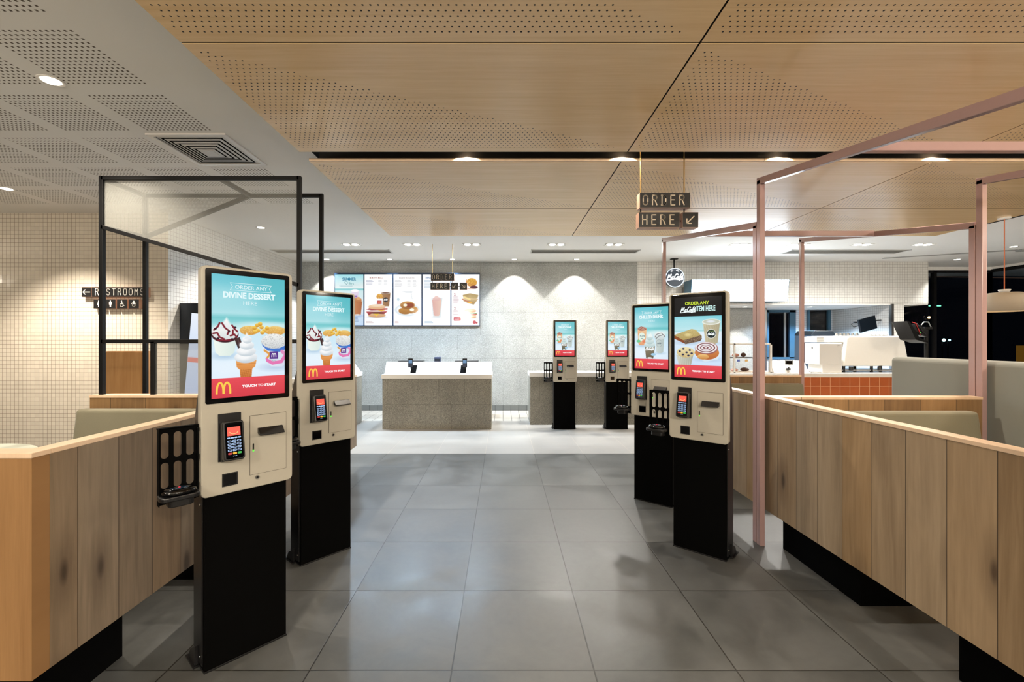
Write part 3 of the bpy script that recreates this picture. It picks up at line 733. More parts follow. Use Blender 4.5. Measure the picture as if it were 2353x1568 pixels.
def smalltext(c, u0, v0, rows, w, col, dv=0.042, h=0.016, seed=1):
    rs = random.Random(seed)
    for r in range(rows):
        u = u0; end = u0 + w * (0.7 + 0.3 * rs.random())
        while u < end:
            L = 0.03 + 0.05 * rs.random(); c.line([(u, v0 + r * dv), (min(end, u + L), v0 + r * dv)], h, col, 0.8); u += L + 0.015

def menu_arts():
    out = []; H = 1.79; g = (150, 150, 155); W = (250, 250, 250)
    c = Canvas(72, H, W); c.grad([(0, (160, 226, 236)), (0.3, (214, 240, 242)), (0.48, (232, 240, 240)), (0.52, (120, 206, 210)), (0.58, (214, 240, 242)), (1.2, (226, 238, 248)), (H, (196, 220, 246))])
    c.text('SUMMER', 0.5, 0.16, 0.10, (0, 120, 160), 0.03, 0.9); 
    for st in ([(0.40, 0.34), (0.34, 0.30), (0.36, 0.25), (0.42, 0.25), (0.44, 0.31), (0.40, 0.35)],): c.band(catmull(st), 0.012, (60, 140, 150))
    c.text('ffers', 0.57, 0.31, 0.085, (40, 150, 160), 0.0, 0.9); c.band([(0.16, 0.37), (0.84, 0.37), (0.84, 0.44), (0.16, 0.44), (0.16, 0.37)], 0.006, (150, 196, 206)); smalltext(c, 0.2, 0.405, 1, 0.55, (120, 176, 190))
    c.poly([(0.58, 0.56), (0.84, 0.56), (0.80, 0.84), (0.60, 0.84)], (236, 226, 240), (216, 200, 226)); c.rect(0.60, 0.78, 0.74, 0.80, (150, 100, 180)); c.ell(0.70, 0.57, 0.13, 0.05, (246, 244, 250))
    c.ell(0.80, 1.46, 0.16, 0.05, (150, 180, 226), soft=0.06, a=0.6)
    c.poly([(0.64, 0.94), (0.96, 0.94), (0.91, 1.40), (0.86, 1.44), (0.72, 1.44), (0.68, 1.40)], (206, 136, 84), (176, 104, 60), mode='h'); c.ell(0.80, 0.90, 0.14, 0.09, (214, 150, 96), (186, 116, 66)); c.ell(0.82, 0.84, 0.07, 0.05, (226, 170, 116)); c.ell(0.79, 1.42, 0.1, 0.025, (240, 236, 230))
    smalltext(c, 0.64, 1.52, 4, 0.2, (90, 120, 170)); out.append(c)
    c = Canvas(72, H, W); c.text('McMUFFIN MEALS', 0.42, 0.12, 0.056, (176, 120, 112), 0.01, 0.80); smalltext(c, 0.06, 0.21, 4, 0.3, (110, 120, 160)); smalltext(c, 0.5, 0.21, 4, 0.14, (180, 184, 190)); smalltext(c, 0.7, 0.21, 4, 0.14, (180, 184, 190))
    c.poly([(0.60, 0.66), (0.93, 0.66), (0.88, 1.12), (0.66, 1.12)], (176, 134, 90), (150, 108, 70), mode='h'); c.ell(0.76, 0.65, 0.17, 0.035, (240, 236, 230)); c.ell(0.76, 0.65, 0.14, 0.022, (110, 66, 40)); c.ell(0.76, 0.89, 0.085, 0.085, (40, 42, 46))
    for st in script_bands(0.76, 0.89, 0.13): c.band(st, 0.014, (250, 250, 250))
    m = c.ell(0.54, 0.78, 0.115, 0.10, (232, 176, 80), (206, 140, 50)); c.speck(m, (250, 210, 130), 0.2); c.rect(0.42, 0.66, 0.85, 1.05, (248, 248, 248), (226, 226, 232)); c.rect(0.46, 0.61, 0.92, 1.04, (186, 50, 50))
    for st in arches(0.535, 1.02, 0.075): c.band(st, 0.014, (240, 150, 110))
    burger(c, 0.44, 1.25, 0.92); smalltext(c, 0.06, 1.66, 2, 0.3, (190, 160, 160)); out.append(c)
    c = Canvas(72, H, W); c.text('BREAKIE FAVOURITES', 0.47, 0.12, 0.056, (170, 150, 150), 0.01, 0.74); smalltext(c, 0.06, 0.21, 6, 0.26, (160, 160, 168)); smalltext(c, 0.5, 0.21, 6, 0.14, (190, 192, 196)); smalltext(c, 0.7, 0.21, 6, 0.14, (190, 192, 196))
    c.ell(0.5, 1.25, 0.46, 0.22, (226, 236, 242)); c.ell(0.5, 1.24, 0.38, 0.17, (242, 246, 248)); c.poly([(0.30, 0.60), (0.68, 0.60), (0.66, 0.64), (0.45, 0.64)], (206, 216, 222)); c.line([(0.62, 0.6), (0.67, 0.86)], 0.02, (206, 216, 222), 0.8)
    c.ell(0.42, 1.28, 0.24, 0.12, (206, 150, 70), (166, 110, 40)); c.ell(0.64, 1.24, 0.24, 0.13, (216, 160, 80), (170, 114, 44)); c.ell(0.50, 1.08, 0.26, 0.14, (214, 160, 84), (156, 100, 40)); c.ell(0.56, 1.08, 0.17, 0.085, (150, 70, 30)); c.ell(0.42, 1.08, 0.07, 0.05, (252, 246, 220)); c.ell(0.66, 1.24, 0.08, 0.055, (252, 248, 230)); c.ell(0.17, 0.88, 0.05, 0.05, (206, 226, 236)); smalltext(c, 0.06, 1.66, 2, 0.15, (206, 160, 160)); out.append(c)
    c = Canvas(72, H, W); c.text('DRINKS', 0.22, 0.12, 0.052, (40, 110, 170), 0.02, 0.9); smalltext(c, 0.06, 0.21, 7, 0.3, (130, 166, 196)); c.ell(0.5, 1.50, 0.17, 0.03, (214, 220, 226), soft=0.04, a=0.7)
    c.poly([(0.30, 0.82), (0.72, 0.82), (0.65, 1.48), (0.60, 1.52), (0.42, 1.52), (0.37, 1.48)], (232, 238, 240), (222, 230, 232), mode='h'); c.poly([(0.34, 0.88), (0.68, 0.88), (0.62, 1.42), (0.58, 1.46), (0.44, 1.46), (0.40, 1.42)], (226, 176, 168), (238, 204, 186), mode='h'); c.ell(0.51, 0.86, 0.14, 0.07, (240, 206, 200), (226, 180, 172)); c.ell(0.5, 0.80, 0.07, 0.045, (240, 206, 198)); smalltext(c, 0.08, 1.66, 2, 0.35, (140, 180, 214)); out.append(c)
    c = Canvas(72, H, W); m = c.ell(0.72, 0.28, 0.19, 0.15, (226, 170, 60), (206, 130, 50)); c.speck(m, (250, 210, 110), 0.25); c.line([(0.53, 0.18), (0.53, 0.42)], 0.03, (226, 150, 100)); c.ell(0.80, 0.45, 0.14, 0.06, (110, 50, 60), (70, 24, 40)); c.ell(0.65, 0.50, 0.2, 0.02, (214, 160, 130), a=0.7)
    c.text('2', 0.12, 0.70, 0.085, (160, 40, 60), 0.03); smalltext(c, 0.07, 0.79, 6, 0.2, (200, 160, 170)); c.poly([(0.40, 0.72), (0.66, 0.66), (0.96, 0.72), (0.93, 0.84), (0.70, 0.90), (0.42, 0.80)], (176, 150, 90), (206, 180, 130)); c.poly([(0.38, 0.86), (0.50, 0.82), (0.96, 0.86), (0.80, 1.06), (0.62, 1.02), (0.44, 0.94)], (232, 206, 160), (160, 130, 70)); c.poly([(0.43, 0.75), (0.68, 0.86), (0.68, 0.91), (0.42, 0.81)], (250, 226, 150)); c.line([(0.38, 0.87), (0.55, 0.94), (0.74, 0.98)], 0.025, (196, 90, 60)); c.ell(0.66, 0.99, 0.08, 0.03, (246, 190, 70))
    c.text('2', 0.12, 1.19, 0.085, (160, 40, 60), 0.03); smalltext(c, 0.07, 1.27, 4, 0.2, (200, 170, 180)); burger(c, 0.67, 1.36, 0.66, False)
    c.poly(rr(0.08, 0.33, 1.50, 1.63, 0.03), (196, 40, 60)); smalltext(c, 0.11, 1.54, 2, 0.2, (250, 220, 224), 0.05, 0.03, 4); c.ell(0.82, 1.68, 0.06, 0.06, (200, 60, 80)); c.ell(0.90, 1.70, 0.035, 0.035, (190, 60, 80)); out.append(c)
    return out
# ------------------------------------------------------------------ materials
M = {}
M['tile_l'] = tile_mat('cream_mosaic_tile', 0.0496, (214, 206, 192), (120, 104, 86), 'xz', 0.0035, tilt=0.035)
M['tile_r'] = tile_mat('white_mosaic_tile', 0.0496, (218, 219, 218), (128, 126, 122), 'yz', 0.0035, tilt=0.035)
M['tile_b'] = tile_mat('white_mosaic_tile_cafe', 0.0496, (216, 215, 210), (128, 124, 116), 'xz', 0.0035, tilt=0.035)
M['terra_tile'] = tile_mat('terracotta_tile', 0.157, (176, 92, 48), (216, 170, 130), 'xz', 0.006, off=(5.23 - 0.157 * 40, 0.806), rough=0.3, tilt=0.008, var=0.08)
M['floor'] = floor_mat('grey_porcelain_floor', (50, 51, 50), (94, 95, 93), 0.6, 0.6, (-0.2162 - 6, 1.892 - 6), (34, 32, 28), 0.006, (0.30, 0.46))
M['floor_c'] = floor_mat('cream_porcelain_floor', (136, 134, 130), (151, 149, 145), 0.6, 0.3, (-0.2162 - 6, 5.493 - 6), (168, 160, 150), 0.004, (0.32, 0.42))
M['floor_k'] = floor_mat('quarry_tile_floor', (150, 146, 138), (172, 168, 160), 0.15, 0.3, (-0.3, 7.68), (40, 38, 36), 0.007, (0.35, 0.5))
OAK = [(142, 116, 84), (186, 158, 122), (126, 112, 94), (164, 148, 126), (76, 56, 40)]
M['plank_y'] = plank_mat('oak_plank_along_aisle', 'y', 1.508 - 0.18 * 20, 0.18, [(108, 90, 70), (146, 126, 102), (98, 88, 76), (134, 122, 106), (62, 48, 38)], 0.48, contrast=1.0)
M['plank_yr'] = plank_mat('oak_plank_right', 'y', 1.624 - 0.186 * 20, 0.186, OAK, 0.48, contrast=1.2)
M['plank_x'] = plank_mat('oak_plank_across_shaded', 'x', -8.0, 0.24, [(116, 86, 54), (156, 122, 82), (104, 80, 54), (142, 112, 76), (66, 46, 30)], 0.48)  # shade on the partition fronts is mixed into these darker oak tones
M['plank_e'] = plank_mat('oak_end_panel', 'x', -7.9, 0.8, [(128, 92, 56), (168, 128, 84), (120, 90, 60), (154, 120, 82), (70, 48, 30)], 0.48)
M['oak_edge'] = plank_mat('pale_oak_edge', 'x', -8.0, 5.0, [(226, 194, 160), (240, 214, 184), (228, 198, 166), (238, 210, 180), (206, 170, 130)], 0.35, knots=False)
M['veneer'] = plank_mat('oak_veneer_bin', 'x', -8.0, 4.0, [(150, 108, 64), (186, 144, 96), (156, 112, 68), (180, 140, 94), (90, 60, 36)], 0.4, knots=False)
M['stone'] = terrazzo('speckled_grey_stone_wall', (132, 133, 130), (154, 155, 151), ('x', 0.9, 0.46, 0.1))
M['stone_c'] = terrazzo('speckled_stone_counter', (118, 114, 104), (142, 138, 126), ('x', 0.40, 0.40, -0.01), 0.4)
M['stone_cy'] = terrazzo('speckled_stone_counter_side', (118, 114, 104), (142, 138, 126), ('y', 0.40, 0.40, -0.01), 0.4)
M['ceil'] = ceiling_mat('white_plaster_ceiling')
M['plaster'] = plain('white_plaster', (238, 237, 234), 0.7, spec=0.2)
M['lam_a'] = laminate_mat('perforated_timber_panel', 1.2)
M['lam_b'] = laminate_mat('perforated_timber_panel_far', 1.235)
M['void'] = plain('black_void', (5, 5, 6), 0.9, spec=0.1, noise=0)
M['black'] = plain('black_metal', (9, 9, 10), 0.5, spec=0.25, noise=0)
M['kblack'] = plain('black_powder_coat', (2, 2, 2), 0.8, spec=0.06, noise=0)
M['gloss_black'] = plain('black_glass', (4, 4, 6), 0.06, noise=0)
M['bplastic'] = plain('black_plastic', (16, 16, 18), 0.35, noise=0)
M['housing'] = plain('warm_grey_housing', (180, 176, 163), 0.42, noise=0.01)
M['seamdark'] = plain('dark_seam', (70, 64, 54), 0.7, noise=0)
M['mauve'] = plain('mauve_gloss_steel', (176, 146, 144), 0.18, noise=0.01)
M['solid'] = plain('white_solid_surface', (232, 228, 220), 0.25, noise=0.01)
M['fabric'] = fabric_mat('olive_grey_upholstery', (112, 108, 90), (138, 133, 112))
M['fabric_g'] = fabric_mat('warm_grey_upholstery', (126, 128, 122), (150, 152, 145))
M['mesh'] = mesh_mat('perforated_metal_sheet', (150, 151, 146), 0.44)
M['glass'] = glass_mat('clear_glass')
M['window'] = glass_mat('dark_window_glass', (0.75, 0.8, 0.85))
M['steel'] = plain('brushed_steel', (170, 170, 168), 0.3, metal=1.0, noise=0.02)
M['chrome'] = plain('chrome', (210, 210, 210), 0.12, metal=1.0, noise=0)
M['brass'] = plain('brass_rod', (206, 170, 110), 0.3, metal=0.9, noise=0)
M['white'] = plain('white_enamel', (234, 232, 228), 0.25, noise=0)
M['shade'] = plain('matt_cream_shade', (186, 172, 152), 0.6, noise=0.01)
M['signface'] = plain('sign_black_face', (8, 9, 11), 0.4, noise=0)
M['signside'] = plain('sign_copper_side', (190, 150, 128), 0.35, noise=0)
M['letter'] = plain('sign_letter', (226, 212, 190), 0.4, noise=0)
M['wletter'] = plain('white_sign_letter', (236, 232, 224), 0.4, noise=0)
M['lens'] = emis('downlight_lens', (255, 246, 230), 14.0)
M['lens_w'] = emis('spot_lens', (255, 222, 180), 16.0)
M['alum'] = plain('white_grille', (206, 206, 204), 0.4, noise=0)
M['alum_d'] = plain('grey_grille', (150, 150, 148), 0.5, noise=0)
M['blueframe'] = plain('slate_blue_frame', (56, 92, 112), 0.35, noise=0)
M['screen'] = emis_attr_mat('lit_screen', 1.0)
M['menu'] = emis_attr_mat('menu_screen', 0.95)
M['lightbox'] = emis('lightbox_face', (232, 244, 255), 16.0)

# ------------------------------------------------------------------ room shell
ZC = 2.938
def plane(x0, x1, y0, y1, z, up=True):
    mb = MB(); q = [(x0, y0, z), (x1, y0, z), (x1, y1, z), (x0, y1, z)]
    return mb.add(q, [(0, 1, 2, 3) if up else (3, 2, 1, 0)])
f = MB(); f.box(-9, 13.5, -4.0, 5.493, -0.1, 0.0, 0).box(-9, 13.5, 5.493, 7.68, -0.1, 0.0, 1).box(-9, 13.5, 7.68, 10.9, -0.1, 0.0, 2)
struct('floor', f, [M['floor'], M['floor_c'], M['floor_k']])
struct('ceiling', MB().box(-9, 13.5, -4.0, 10.9, ZC, ZC + 0.1), M['ceil'])
struct('trim_1', MB().box(-1.555, 6.4, 0.5, 5.90, ZC - 0.018, ZC - 0.004), M['void'])
struct('wall_left', MB().box(-9, -4.08, 5.467, 5.60, 0, ZC), M['tile_l'])
struct('wall_side', MB().box(-4.20, -4.08, 5.60, 8.86, 0, ZC).quad((-4.079, 5.468, 0), (-4.079, 5.468, ZC), (-4.079, 8.86, ZC), (-4.079, 8.86, 0)), M['tile_r'])
struct('wall_back', MB().box(-4.2, 2.655, 8.86, 9.0, 0.0, ZC), M['stone'])
struct('baseboard_back', MB().box(-4.08, 2.66, 8.845, 8.86, 0, 0.10), tile_mat('skirting_tile', 0.155, (96, 98, 96), (30, 30, 30), 'xz', 0.007, tilt=0))
# cafe bulkhead with recess below
struct('wall_cafe', MB().box(2.655, 8.396, 8.86, 9.0, 2.105, ZC), M['tile_b'])
struct('trim_2', MB().box(2.655, 8.396, 8.87, 10.6, 2.085, 2.108), M['plaster'])
struct('wall_recess', MB().box(2.655, 5.66, 9.76, 9.86, 0, 2.1), M['stone'])
struct('wall_return', MB().box(2.62, 2.70, 8.99, 9.78, 0, 2.1), M['plaster'])
M['tile_k'] = tile_mat('kitchen_mosaic_tile', 0.0496, (214, 222, 228), (130, 138, 146), 'xz', 0.0035, tilt=0.02)
struct('wall_kitchen', MB().box(5.6, 6.13, 10.46, 10.56, 0, 2.1).box(6.80, 7.07, 10.46, 10.56, 0, 2.1).box(7.60, 8.2, 10.46, 10.56, 0, 2.1).box(6.13, 6.80, 10.46, 10.56, 0, 0.96), M['tile_k'])
struct('wall_pier', MB().box(7.70, 7.915, 8.86, 9.6, 0, 2.1, 0).box(7.68, 7.70, 8.90, 10.46, 0, 2.1, 1), [M['tile_b'], M['tile_r']])
struct('trim_3', MB().box(7.655, 7.70, 8.84, 8.90, 0, 2.1), M['steel'])
struct('trim_4', MB().box(5.66, 5.70, 9.70, 10.46, 0, 2.1), M['steel'])
struct('wall_end', MB().box(8.3, 8.396, 9.0, 10.6, 2.1, ZC).box(7.915, 8.1, 9.58, 10.6, 0, 2.1), M['plaster'])
# window in the recess and the dark doorway beside it
w = root('window_1'); w['kind'] = 'structure'
wf = MB(); wf.box(6.13, 6.18, 10.42, 10.47, 0.96, 2.10).box(6.66, 6.80, 10.42, 10.47, 0.96, 2.10).box(6.13, 6.80, 10.42, 10.47, 2.03, 2.10).box(6.13, 6.80, 10.42, 10.47, 0.94, 0.99)
wf.build('window_frame', M['blueframe'], w)
MB().box(6.53, 6.58, 10.43, 10.46, 0.99, 2.03).build('mullion', M['steel'], w)
MB().box(6.18, 6.66, 10.45, 10.455, 0.99, 2.03).build('pane', M['window'], w)
d = root('door_1'); d['kind'] = 'structure'
MB().box(7.07, 7.12, 10.40, 10.5, 0, 2.1).box(7.54, 7.60, 10.40, 10.5, 0, 2.1).build('door_frame', M['blueframe'], d)
MB().box(7.12, 7.54, 10.46, 10.49, 0, 2.1).build('door_leaf', M['gloss_black'], d)
# glazing on the right, night outside
def glazing(n, pts, along, sills, zt, nm):
    w = root('window_%d' % n); w['kind'] = 'structure'
    fr = MB(); pn = MB()
    (x0, y0), (x1, y1) = pts
    for z in (0.03, zt): fr.bar((x0, y0, z), (x1, y1, z), 0.08, 0.06)
    for t in sills:
        px_, py_ = x0 + (x1 - x0) * t, y0 + (y1 - y0) * t
        fr.bar((px_, py_, 0), (px_, py_, zt), 0.06, 0.08)
    if along == 'x': pn.box(x0, x1, y0 - 0.004, y0 + 0.004, 0.05, zt)
    else: pn.box(x0 - 0.004, x0 + 0.004, y0, y1, 0.05, zt)
    fr.build('window_frame', M['black'], w); pn.build('pane', M['window'], w)
glazing(2, ((8.0, 9.60), (10.4, 9.60)), 'x', (0.04, 0.505, 1.0), 2.86, 0)
glazing(3, ((10.4, -4.0), (10.4, 9.60)), 'y', (0.0, 0.15, 0.3, 0.45, 0.6, 0.75, 0.90, 1.0), 2.86, 0)
struct('trim_5', MB().box(8.396, 10.5, 9.52, 9.66, 2.87, ZC).box(10.36, 10.46, -4, 9.6, 2.87, ZC), M['plaster'])
# the side of the room behind the camera
struct('wall_rear', MB().box(-9, 10.4, -4.1, -4.0, 0, ZC), plain('warm_white_wall', (196, 186, 170), 0.6))
struct('wall_far_left', MB().box(-9.1, -9.0, -4.0, 5.6, 0, ZC), MATS['warm_white_wall'])

# ------------------------------------------------------------------ suspended timber ceiling panels
ZP = 2.765
def panel_mesh(D, mat):
    mb = MB(); W = 2.391; T = 0.018
    mb.box(0, W, 0, D - 0.009, 0, T)
    o = mb.build('ceiling_panel', mat, None, bevel=0.0012, seg=1); return o
rows = [(-0.330, 1.2, 'lam_a', 'nearest'), (0.870, 1.2, 'lam_a', 'second'), (2.070, 1.207, 'lam_a', 'third'), (3.453, 1.235, 'lam_b', 'fourth'), (4.692, 1.24, 'lam_b', 'farthest')]
ordr = {1: 'overhead in front row, at the top edge', 2: 'just before the black slot', 3: 'just beyond the black slot', 4: 'in the farthest row by the back wall'}
colm = {0: 'beside the white ceiling', 1: 'over the right kiosks', 2: 'at the far right over the booths'}
protos = {}
for i, (y0, D, mt, nm) in enumerate(rows):
    for k in range(3 if i else 3):
        x0 = -1.49 + 2.4 * k + 0.003
        if D not in protos: protos[D] = panel_mesh(D, M[mt]); o = protos[D]
        else: o = protos[D].copy(); COL.objects.link(o)
        o.location = (x0, y0 + 0.003, ZP)
        if i == 0:
            tag(o, 'perforated timber ceiling panel above the camera, out of frame', 'ceiling panel', 'timber ceiling panels')
        else: tag(o, 'perforated timber ceiling panel %s, %s' % (ordr[i], colm[k]), 'ceiling panel', 'timber ceiling panels')

# ------------------------------------------------------------------ lamps
def spot(parent, loc, col, power, size=95, blend=0.5, aim=None, rad=0.035):
    l = bpy.data.lights.new('downlight_beam', 'SPOT'); l.energy = power * LK; l.color = col; l.spot_size = math.radians(size); l.spot_blend = blend; l.shadow_soft_size = rad
    o = bpy.data.objects.new('beam', l); COL.objects.link(o); o.location = loc
    if aim is not None: o.rotation_euler = Vector(aim).to_track_quat('-Z', 'Y').to_euler()
    if parent is not None: o.parent = parent
    return o

dl_parts = {}
def downlight(x, y, label, col, power, z=ZC, size=100, blend=0.6, r=0.045, group='round recessed downlights', aim=None):
    t = root('downlight', (x, y, z), 0, label, 'downlight', group)
    if 'ring' not in dl_parts:
        a = MB(); a.lathe([(0.045, -0.001), (0.062, -0.006), (0.066, -0.004), (0.066, 0.0), (0.045, 0.0)], n=28); dl_parts['ring'] = a.build('trim_ring', M['white'], t)
        b = MB(); b.cyl((0, 0, -0.0045), (0, 0, -0.001), 0.045, n=28); dl_parts['lens'] = b.build('lens', M['lens'], t)
    else:
        for k in ('ring', 'lens'):
            c = dl_parts[k].copy(); COL.objects.link(c); c.parent = t
    spot(t, (0, 0, -0.02), col, power, size, blend, aim)
    return t

P_L = 62.0
for (x, y, lb, p) in [(-2.69, 2.67, 'bright round downlight in the perforated white ceiling, upper left corner', 1.1), (-5.07, 4.58, 'round downlight at the far left above the tiled wall', 2.4),
                   (-2.71, 4.58, 'round downlight seen through the mesh of the black frame', 1.6), (-3.33, 6.17, 'round downlight beyond the black frame, above the receding tiled wall', 1.0)]:
    downlight(x, y, lb, WARM, P_L * p, size=110)
wallrow = [(-3.38, 'leftmost of the row above the menu boards'), (-2.17, 'second of the row above the menu boards'), (-0.97, 'above the hanging arrow sign near the menu'), (0.217, 'above the bare stone wall beside the menu'), (1.41, 'above the stone wall over the far kiosks')]
for i, (x, lb) in enumerate(wallrow):
    downlight(x, 8.60, 'small round downlight ' + lb, NEUT, (0.25 if i == 1 else 1.0) * 50, size=88, blend=0.12, group='wall washing downlights')
downlight(8.72, 8.62, 'round downlight in front of the dark windows on the right', NEUT, 50)
downlight(8.45, 7.43, 'round downlight at the right edge beside the pendant cord', NEUT, 50)
downlight(5.05, 9.38, 'downlight under the tiled bulkhead above the stone recess', NEUT, 36, z=2.085, group='downlights under the cafe bulkhead', size=80, blend=0.3)
downlight(6.41, 9.38, 'downlight under the tiled bulkhead beside the pink post', BLUE, 110, z=2.085, group='downlights under the cafe bulkhead', size=150, blend=0.3)

tw = {}
def twin(x, y, label, col, power):
    t = root('twin_downlight', (x, y, ZC), 0, label, 'downlight', 'twin recessed downlights')
    if not tw:
        a = MB(); a.box(-0.155, 0.155, -0.075, -0.062, -0.006, 0).box(-0.155, 0.155, 0.062, 0.075, -0.006, 0).box(-0.155, -0.142, -0.062, 0.062, -0.006, 0).box(0.142, 0.155, -0.062, 0.062, -0.006, 0)
        a.box(-0.142, 0.142, -0.062, 0.062, -0.0015, -0.0005, 1); tw['f'] = a.build('frame', [M['white'], M['alum_d']], t)
        for sx in (-1, 1):
            b = MB(); b.lathe([(0.0, -0.012), (0.045, -0.011), (0.052, -0.002)], c=(sx * 0.07, 0, 0), n=20); tw[sx] = b.build('lamp', M['lens'], t)
    else:
        for k in ('f', -1, 1):
            c = tw[k].copy(); COL.objects.link(c); c.parent = t
    spot(t, (0, 0, -0.03), col, power, 168, 0.8, rad=0.07)
for x, lb, c in [(-2.466, 'leftmost, over the counters left of the aisle', COOL), (-1.47, 'above the middle of the menu boards', COOL), (-0.507, 'right of the far hanging sign', COOL), (0.866, 'above the left far kiosk', NEUT), (1.797, 'over the right far kiosk', NEUT),
                (3.826, 'seen through the near pink frame', NEUT), (4.78, 'seen beside the inner pink post', NEUT), (5.81, 'above the coffee machine', NEUT), (6.80, 'rightmost, near the dark windows', NEUT)]:
    twin(x, 7.264, 'square twin downlight in the white ceiling, ' + lb, c, 100)

# spotlights in the black slot between the timber panels, close to the black fascia on its far side
struct('trim_6', MB().box(-1.42, 6.4, 3.462, 3.475, 2.80, 2.92), plain('black_fascia', (34, 33, 32), .7, noise=0))
struct('trim_7', MB().box(-1.487, 5.7, 3.436, 3.4535, 2.766, 2.786), M['oak_edge'])
for k, (x, lb) in enumerate([(-0.28, 'leftmost, above the centre of the aisle'), (0.917, 'left of the near hanging sign'), (2.12, 'right of the near hanging sign'), (3.31, 'rightmost, behind the pink top rail')]):
    t = root('slot_spotlight', (x, 3.40, 2.885), 0, 'spotlight glowing in the black ceiling slot, ' + lb, 'spotlight', 'spotlights in the ceiling slot')
    MB().cyl((0, 0, 0.034), (0, 0, -0.025), 0.030, 0.034, n=20).build('lamp_body', M['black'], t)
    MB().cyl((0, 0, -0.0255), (0, 0, -0.029), 0.031, n=20).build('lens', M['lens_w'], t)
    spot(t, (0, 0.0, -0.035), WARM, 34, 112, 0.45, rad=0.02)
# the same lamps carry on along the ceiling behind the camera, with globe lamps added out of frame to brighten ceiling and timber
for k, (x, y) in enumerate([(-3.4, -0.4), (-5.6, 1.6), (-0.3, -0.55), (1.4, -0.55), (3.2, -0.55)]):
    downlight(x, y, 'round downlight outside the frame, lighting the seating area', WARM, 20 if y < 0 else 45, z=(ZC if y < -0.4 or x < -1.6 or x > 5.8 else ZP), size=115, group='downlights outside the frame')
gp = {}
glass_globe = glass_mat('clear_globe_glass')
for k, (x, y) in enumerate([(4.7, 1.2), (8.4, 2.8), (-3.3, 0.3), (-8.5, 3.7), (1.3, -1.5), (-1.6, -1.9), (3.6, -2.4), (6.2, -2.6)]):
    t = root('fill_globe', (x, y, 0), 0, 'globe lamp added outside the frame to brighten the ceiling', 'pendant lamp', 'added fill globes outside the frame')
    zc_ = ZC if (x > 6.5 or x < -1.5 or y < -0.4) else ZP
    if not gp:
        gp['g'] = MB().blob((0, 0, 2.42), .11, .11, .11, n=20).build('globe', glass_globe, t)
    else: c = gp['g'].copy(); COL.objects.link(c); c.parent = t
    MB().cyl((0, 0, 2.52), (0, 0, zc_), .005, n=8).build('cord', M['black'], t)
    l = bpy.data.lights.new('fill_globe_light', 'POINT'); l.energy = ((60 if y < -1 else 20) if x < 0 else (100 if x < 2 else 44)) * LK; l.color = WARM; l.shadow_soft_size = .11; gp['g'].visible_shadow = True
    o = bpy.data.objects.new('fill_globe_lamp', l); COL.objects.link(o); o.parent = t; o.location = (0, 0, 2.42)

# camera dome in the slot
t = root('security_camera', (-0.425, 3.34, 2.85), 0, 'small black security camera in the ceiling slot', 'security camera')
MB().cyl((0, 0, 0.075), (0, 0, 0.0), 0.04, n=20).build('housing', M['black'], t); MB().blob((0, 0, -0.005), 0.036, 0.036, 0.04, n=16).build('dome', M['gloss_black'], t)

# square ceiling diffuser
t = root('air_diffuser', (-2.375, 3.65, ZC), 0, 'square white louvred air diffuser in the perforated ceiling', 'air vent')
fr = MB(); R0 = 0.30
fr.box(-.30, .30, -.30, -.265, -.012, 0).box(-.30, .30, .265, .30, -.012, 0).box(-.30, -.265, -.265, .265, -.012, 0).box(.265, .30, -.265, .265, -.012, 0)
fr.build('frame', M['white'], t); MB().box(-.265, .265, -.265, .265, -.002, -.0005).build('throat', M['void'], t)
for k in range(6):
    r = 0.255 - k * 0.037; lv = MB(); zi, zo = -0.012 - 0.0 * k, -0.002
    for a in range(4):
        ca, sa = math.cos(a * PI / 2), math.sin(a * PI / 2); R = lambda x, y, z: (x * ca - y * sa, x * sa + y * ca, z)
        q = [R(-r, -r, -0.004 - k * 0.0042), R(r, -r, -0.004 - k * 0.0042), R(r - 0.018, -r + 0.018, -0.020 - k * 0.0042 + 0.012), R(-r + 0.018, -r + 0.018, -0.020 - k * 0.0042 + 0.012)]
        lv.quad(*q); lv.quad(*[(p[0], p[1], p[2] + 0.002) for p in q[::-1]])
    lv.build('louvre', M['alum'], t)
MB().box(-.05, .05, -.05, .05, -.03, -.024).build('centre_plate', M['alum'], t)

# long linear vents
def vent(x0, x1, y0, y1, lb, n=5, mid=None):
    t = root('linear_vent', ((x0 + x1) / 2, (y0 + y1) / 2, ZC), 0, lb, 'air vent', 'linear slot vents'); hx, hy = (x1 - x0) / 2, (y1 - y0) / 2
    a = MB(); a.box(-hx, hx, -hy, -hy + .012, -.008, 0).box(-hx, hx, hy - .012, hy, -.008, 0).box(-hx, -hx + .02, -hy, hy, -.008, 0).box(hx - .02, hx, -hy, hy, -.008, 0); a.build('frame', M['alum'], t)
    b = MB(); b.box(-hx + .02, hx - .02, -hy + .012, hy - .012, -.0015, -.0005, 1)
    for k in range(n):
        yy = -hy + .012 + (2 * hy - .024) * (k + .5) / n; b.bar((-hx + .02, yy, -.004), (hx - .02, yy, -.004), .010, .003)
    b.build('grille', [M['alum_d'], M['seamdark']], t)
vent(-4.0, -1.95, 7.68, 7.98, 'long slot vent in the white ceiling above the left counters')
vent(0.48, 2.36, 7.68, 7.98, 'long slot vent in the white ceiling above the far kiosks')
vent(4.95, 7.0, 7.68, 8.02, 'long slot vent in the white ceiling above the coffee machine')
t = root('angled_slot_vent', (8.0, 8.1, ZC), math.radians(-26), 'thin angled slot vent in the white ceiling on the right', 'air vent')
MB().box(-.9, .9, -.05, .05, -.006, 0).build('grille', M['alum_d'], t)
t = root('access_panel', (9.3, 7.55, ZC), math.radians(-14), 'raised ceiling diffuser behind the pendant cord', 'air vent')
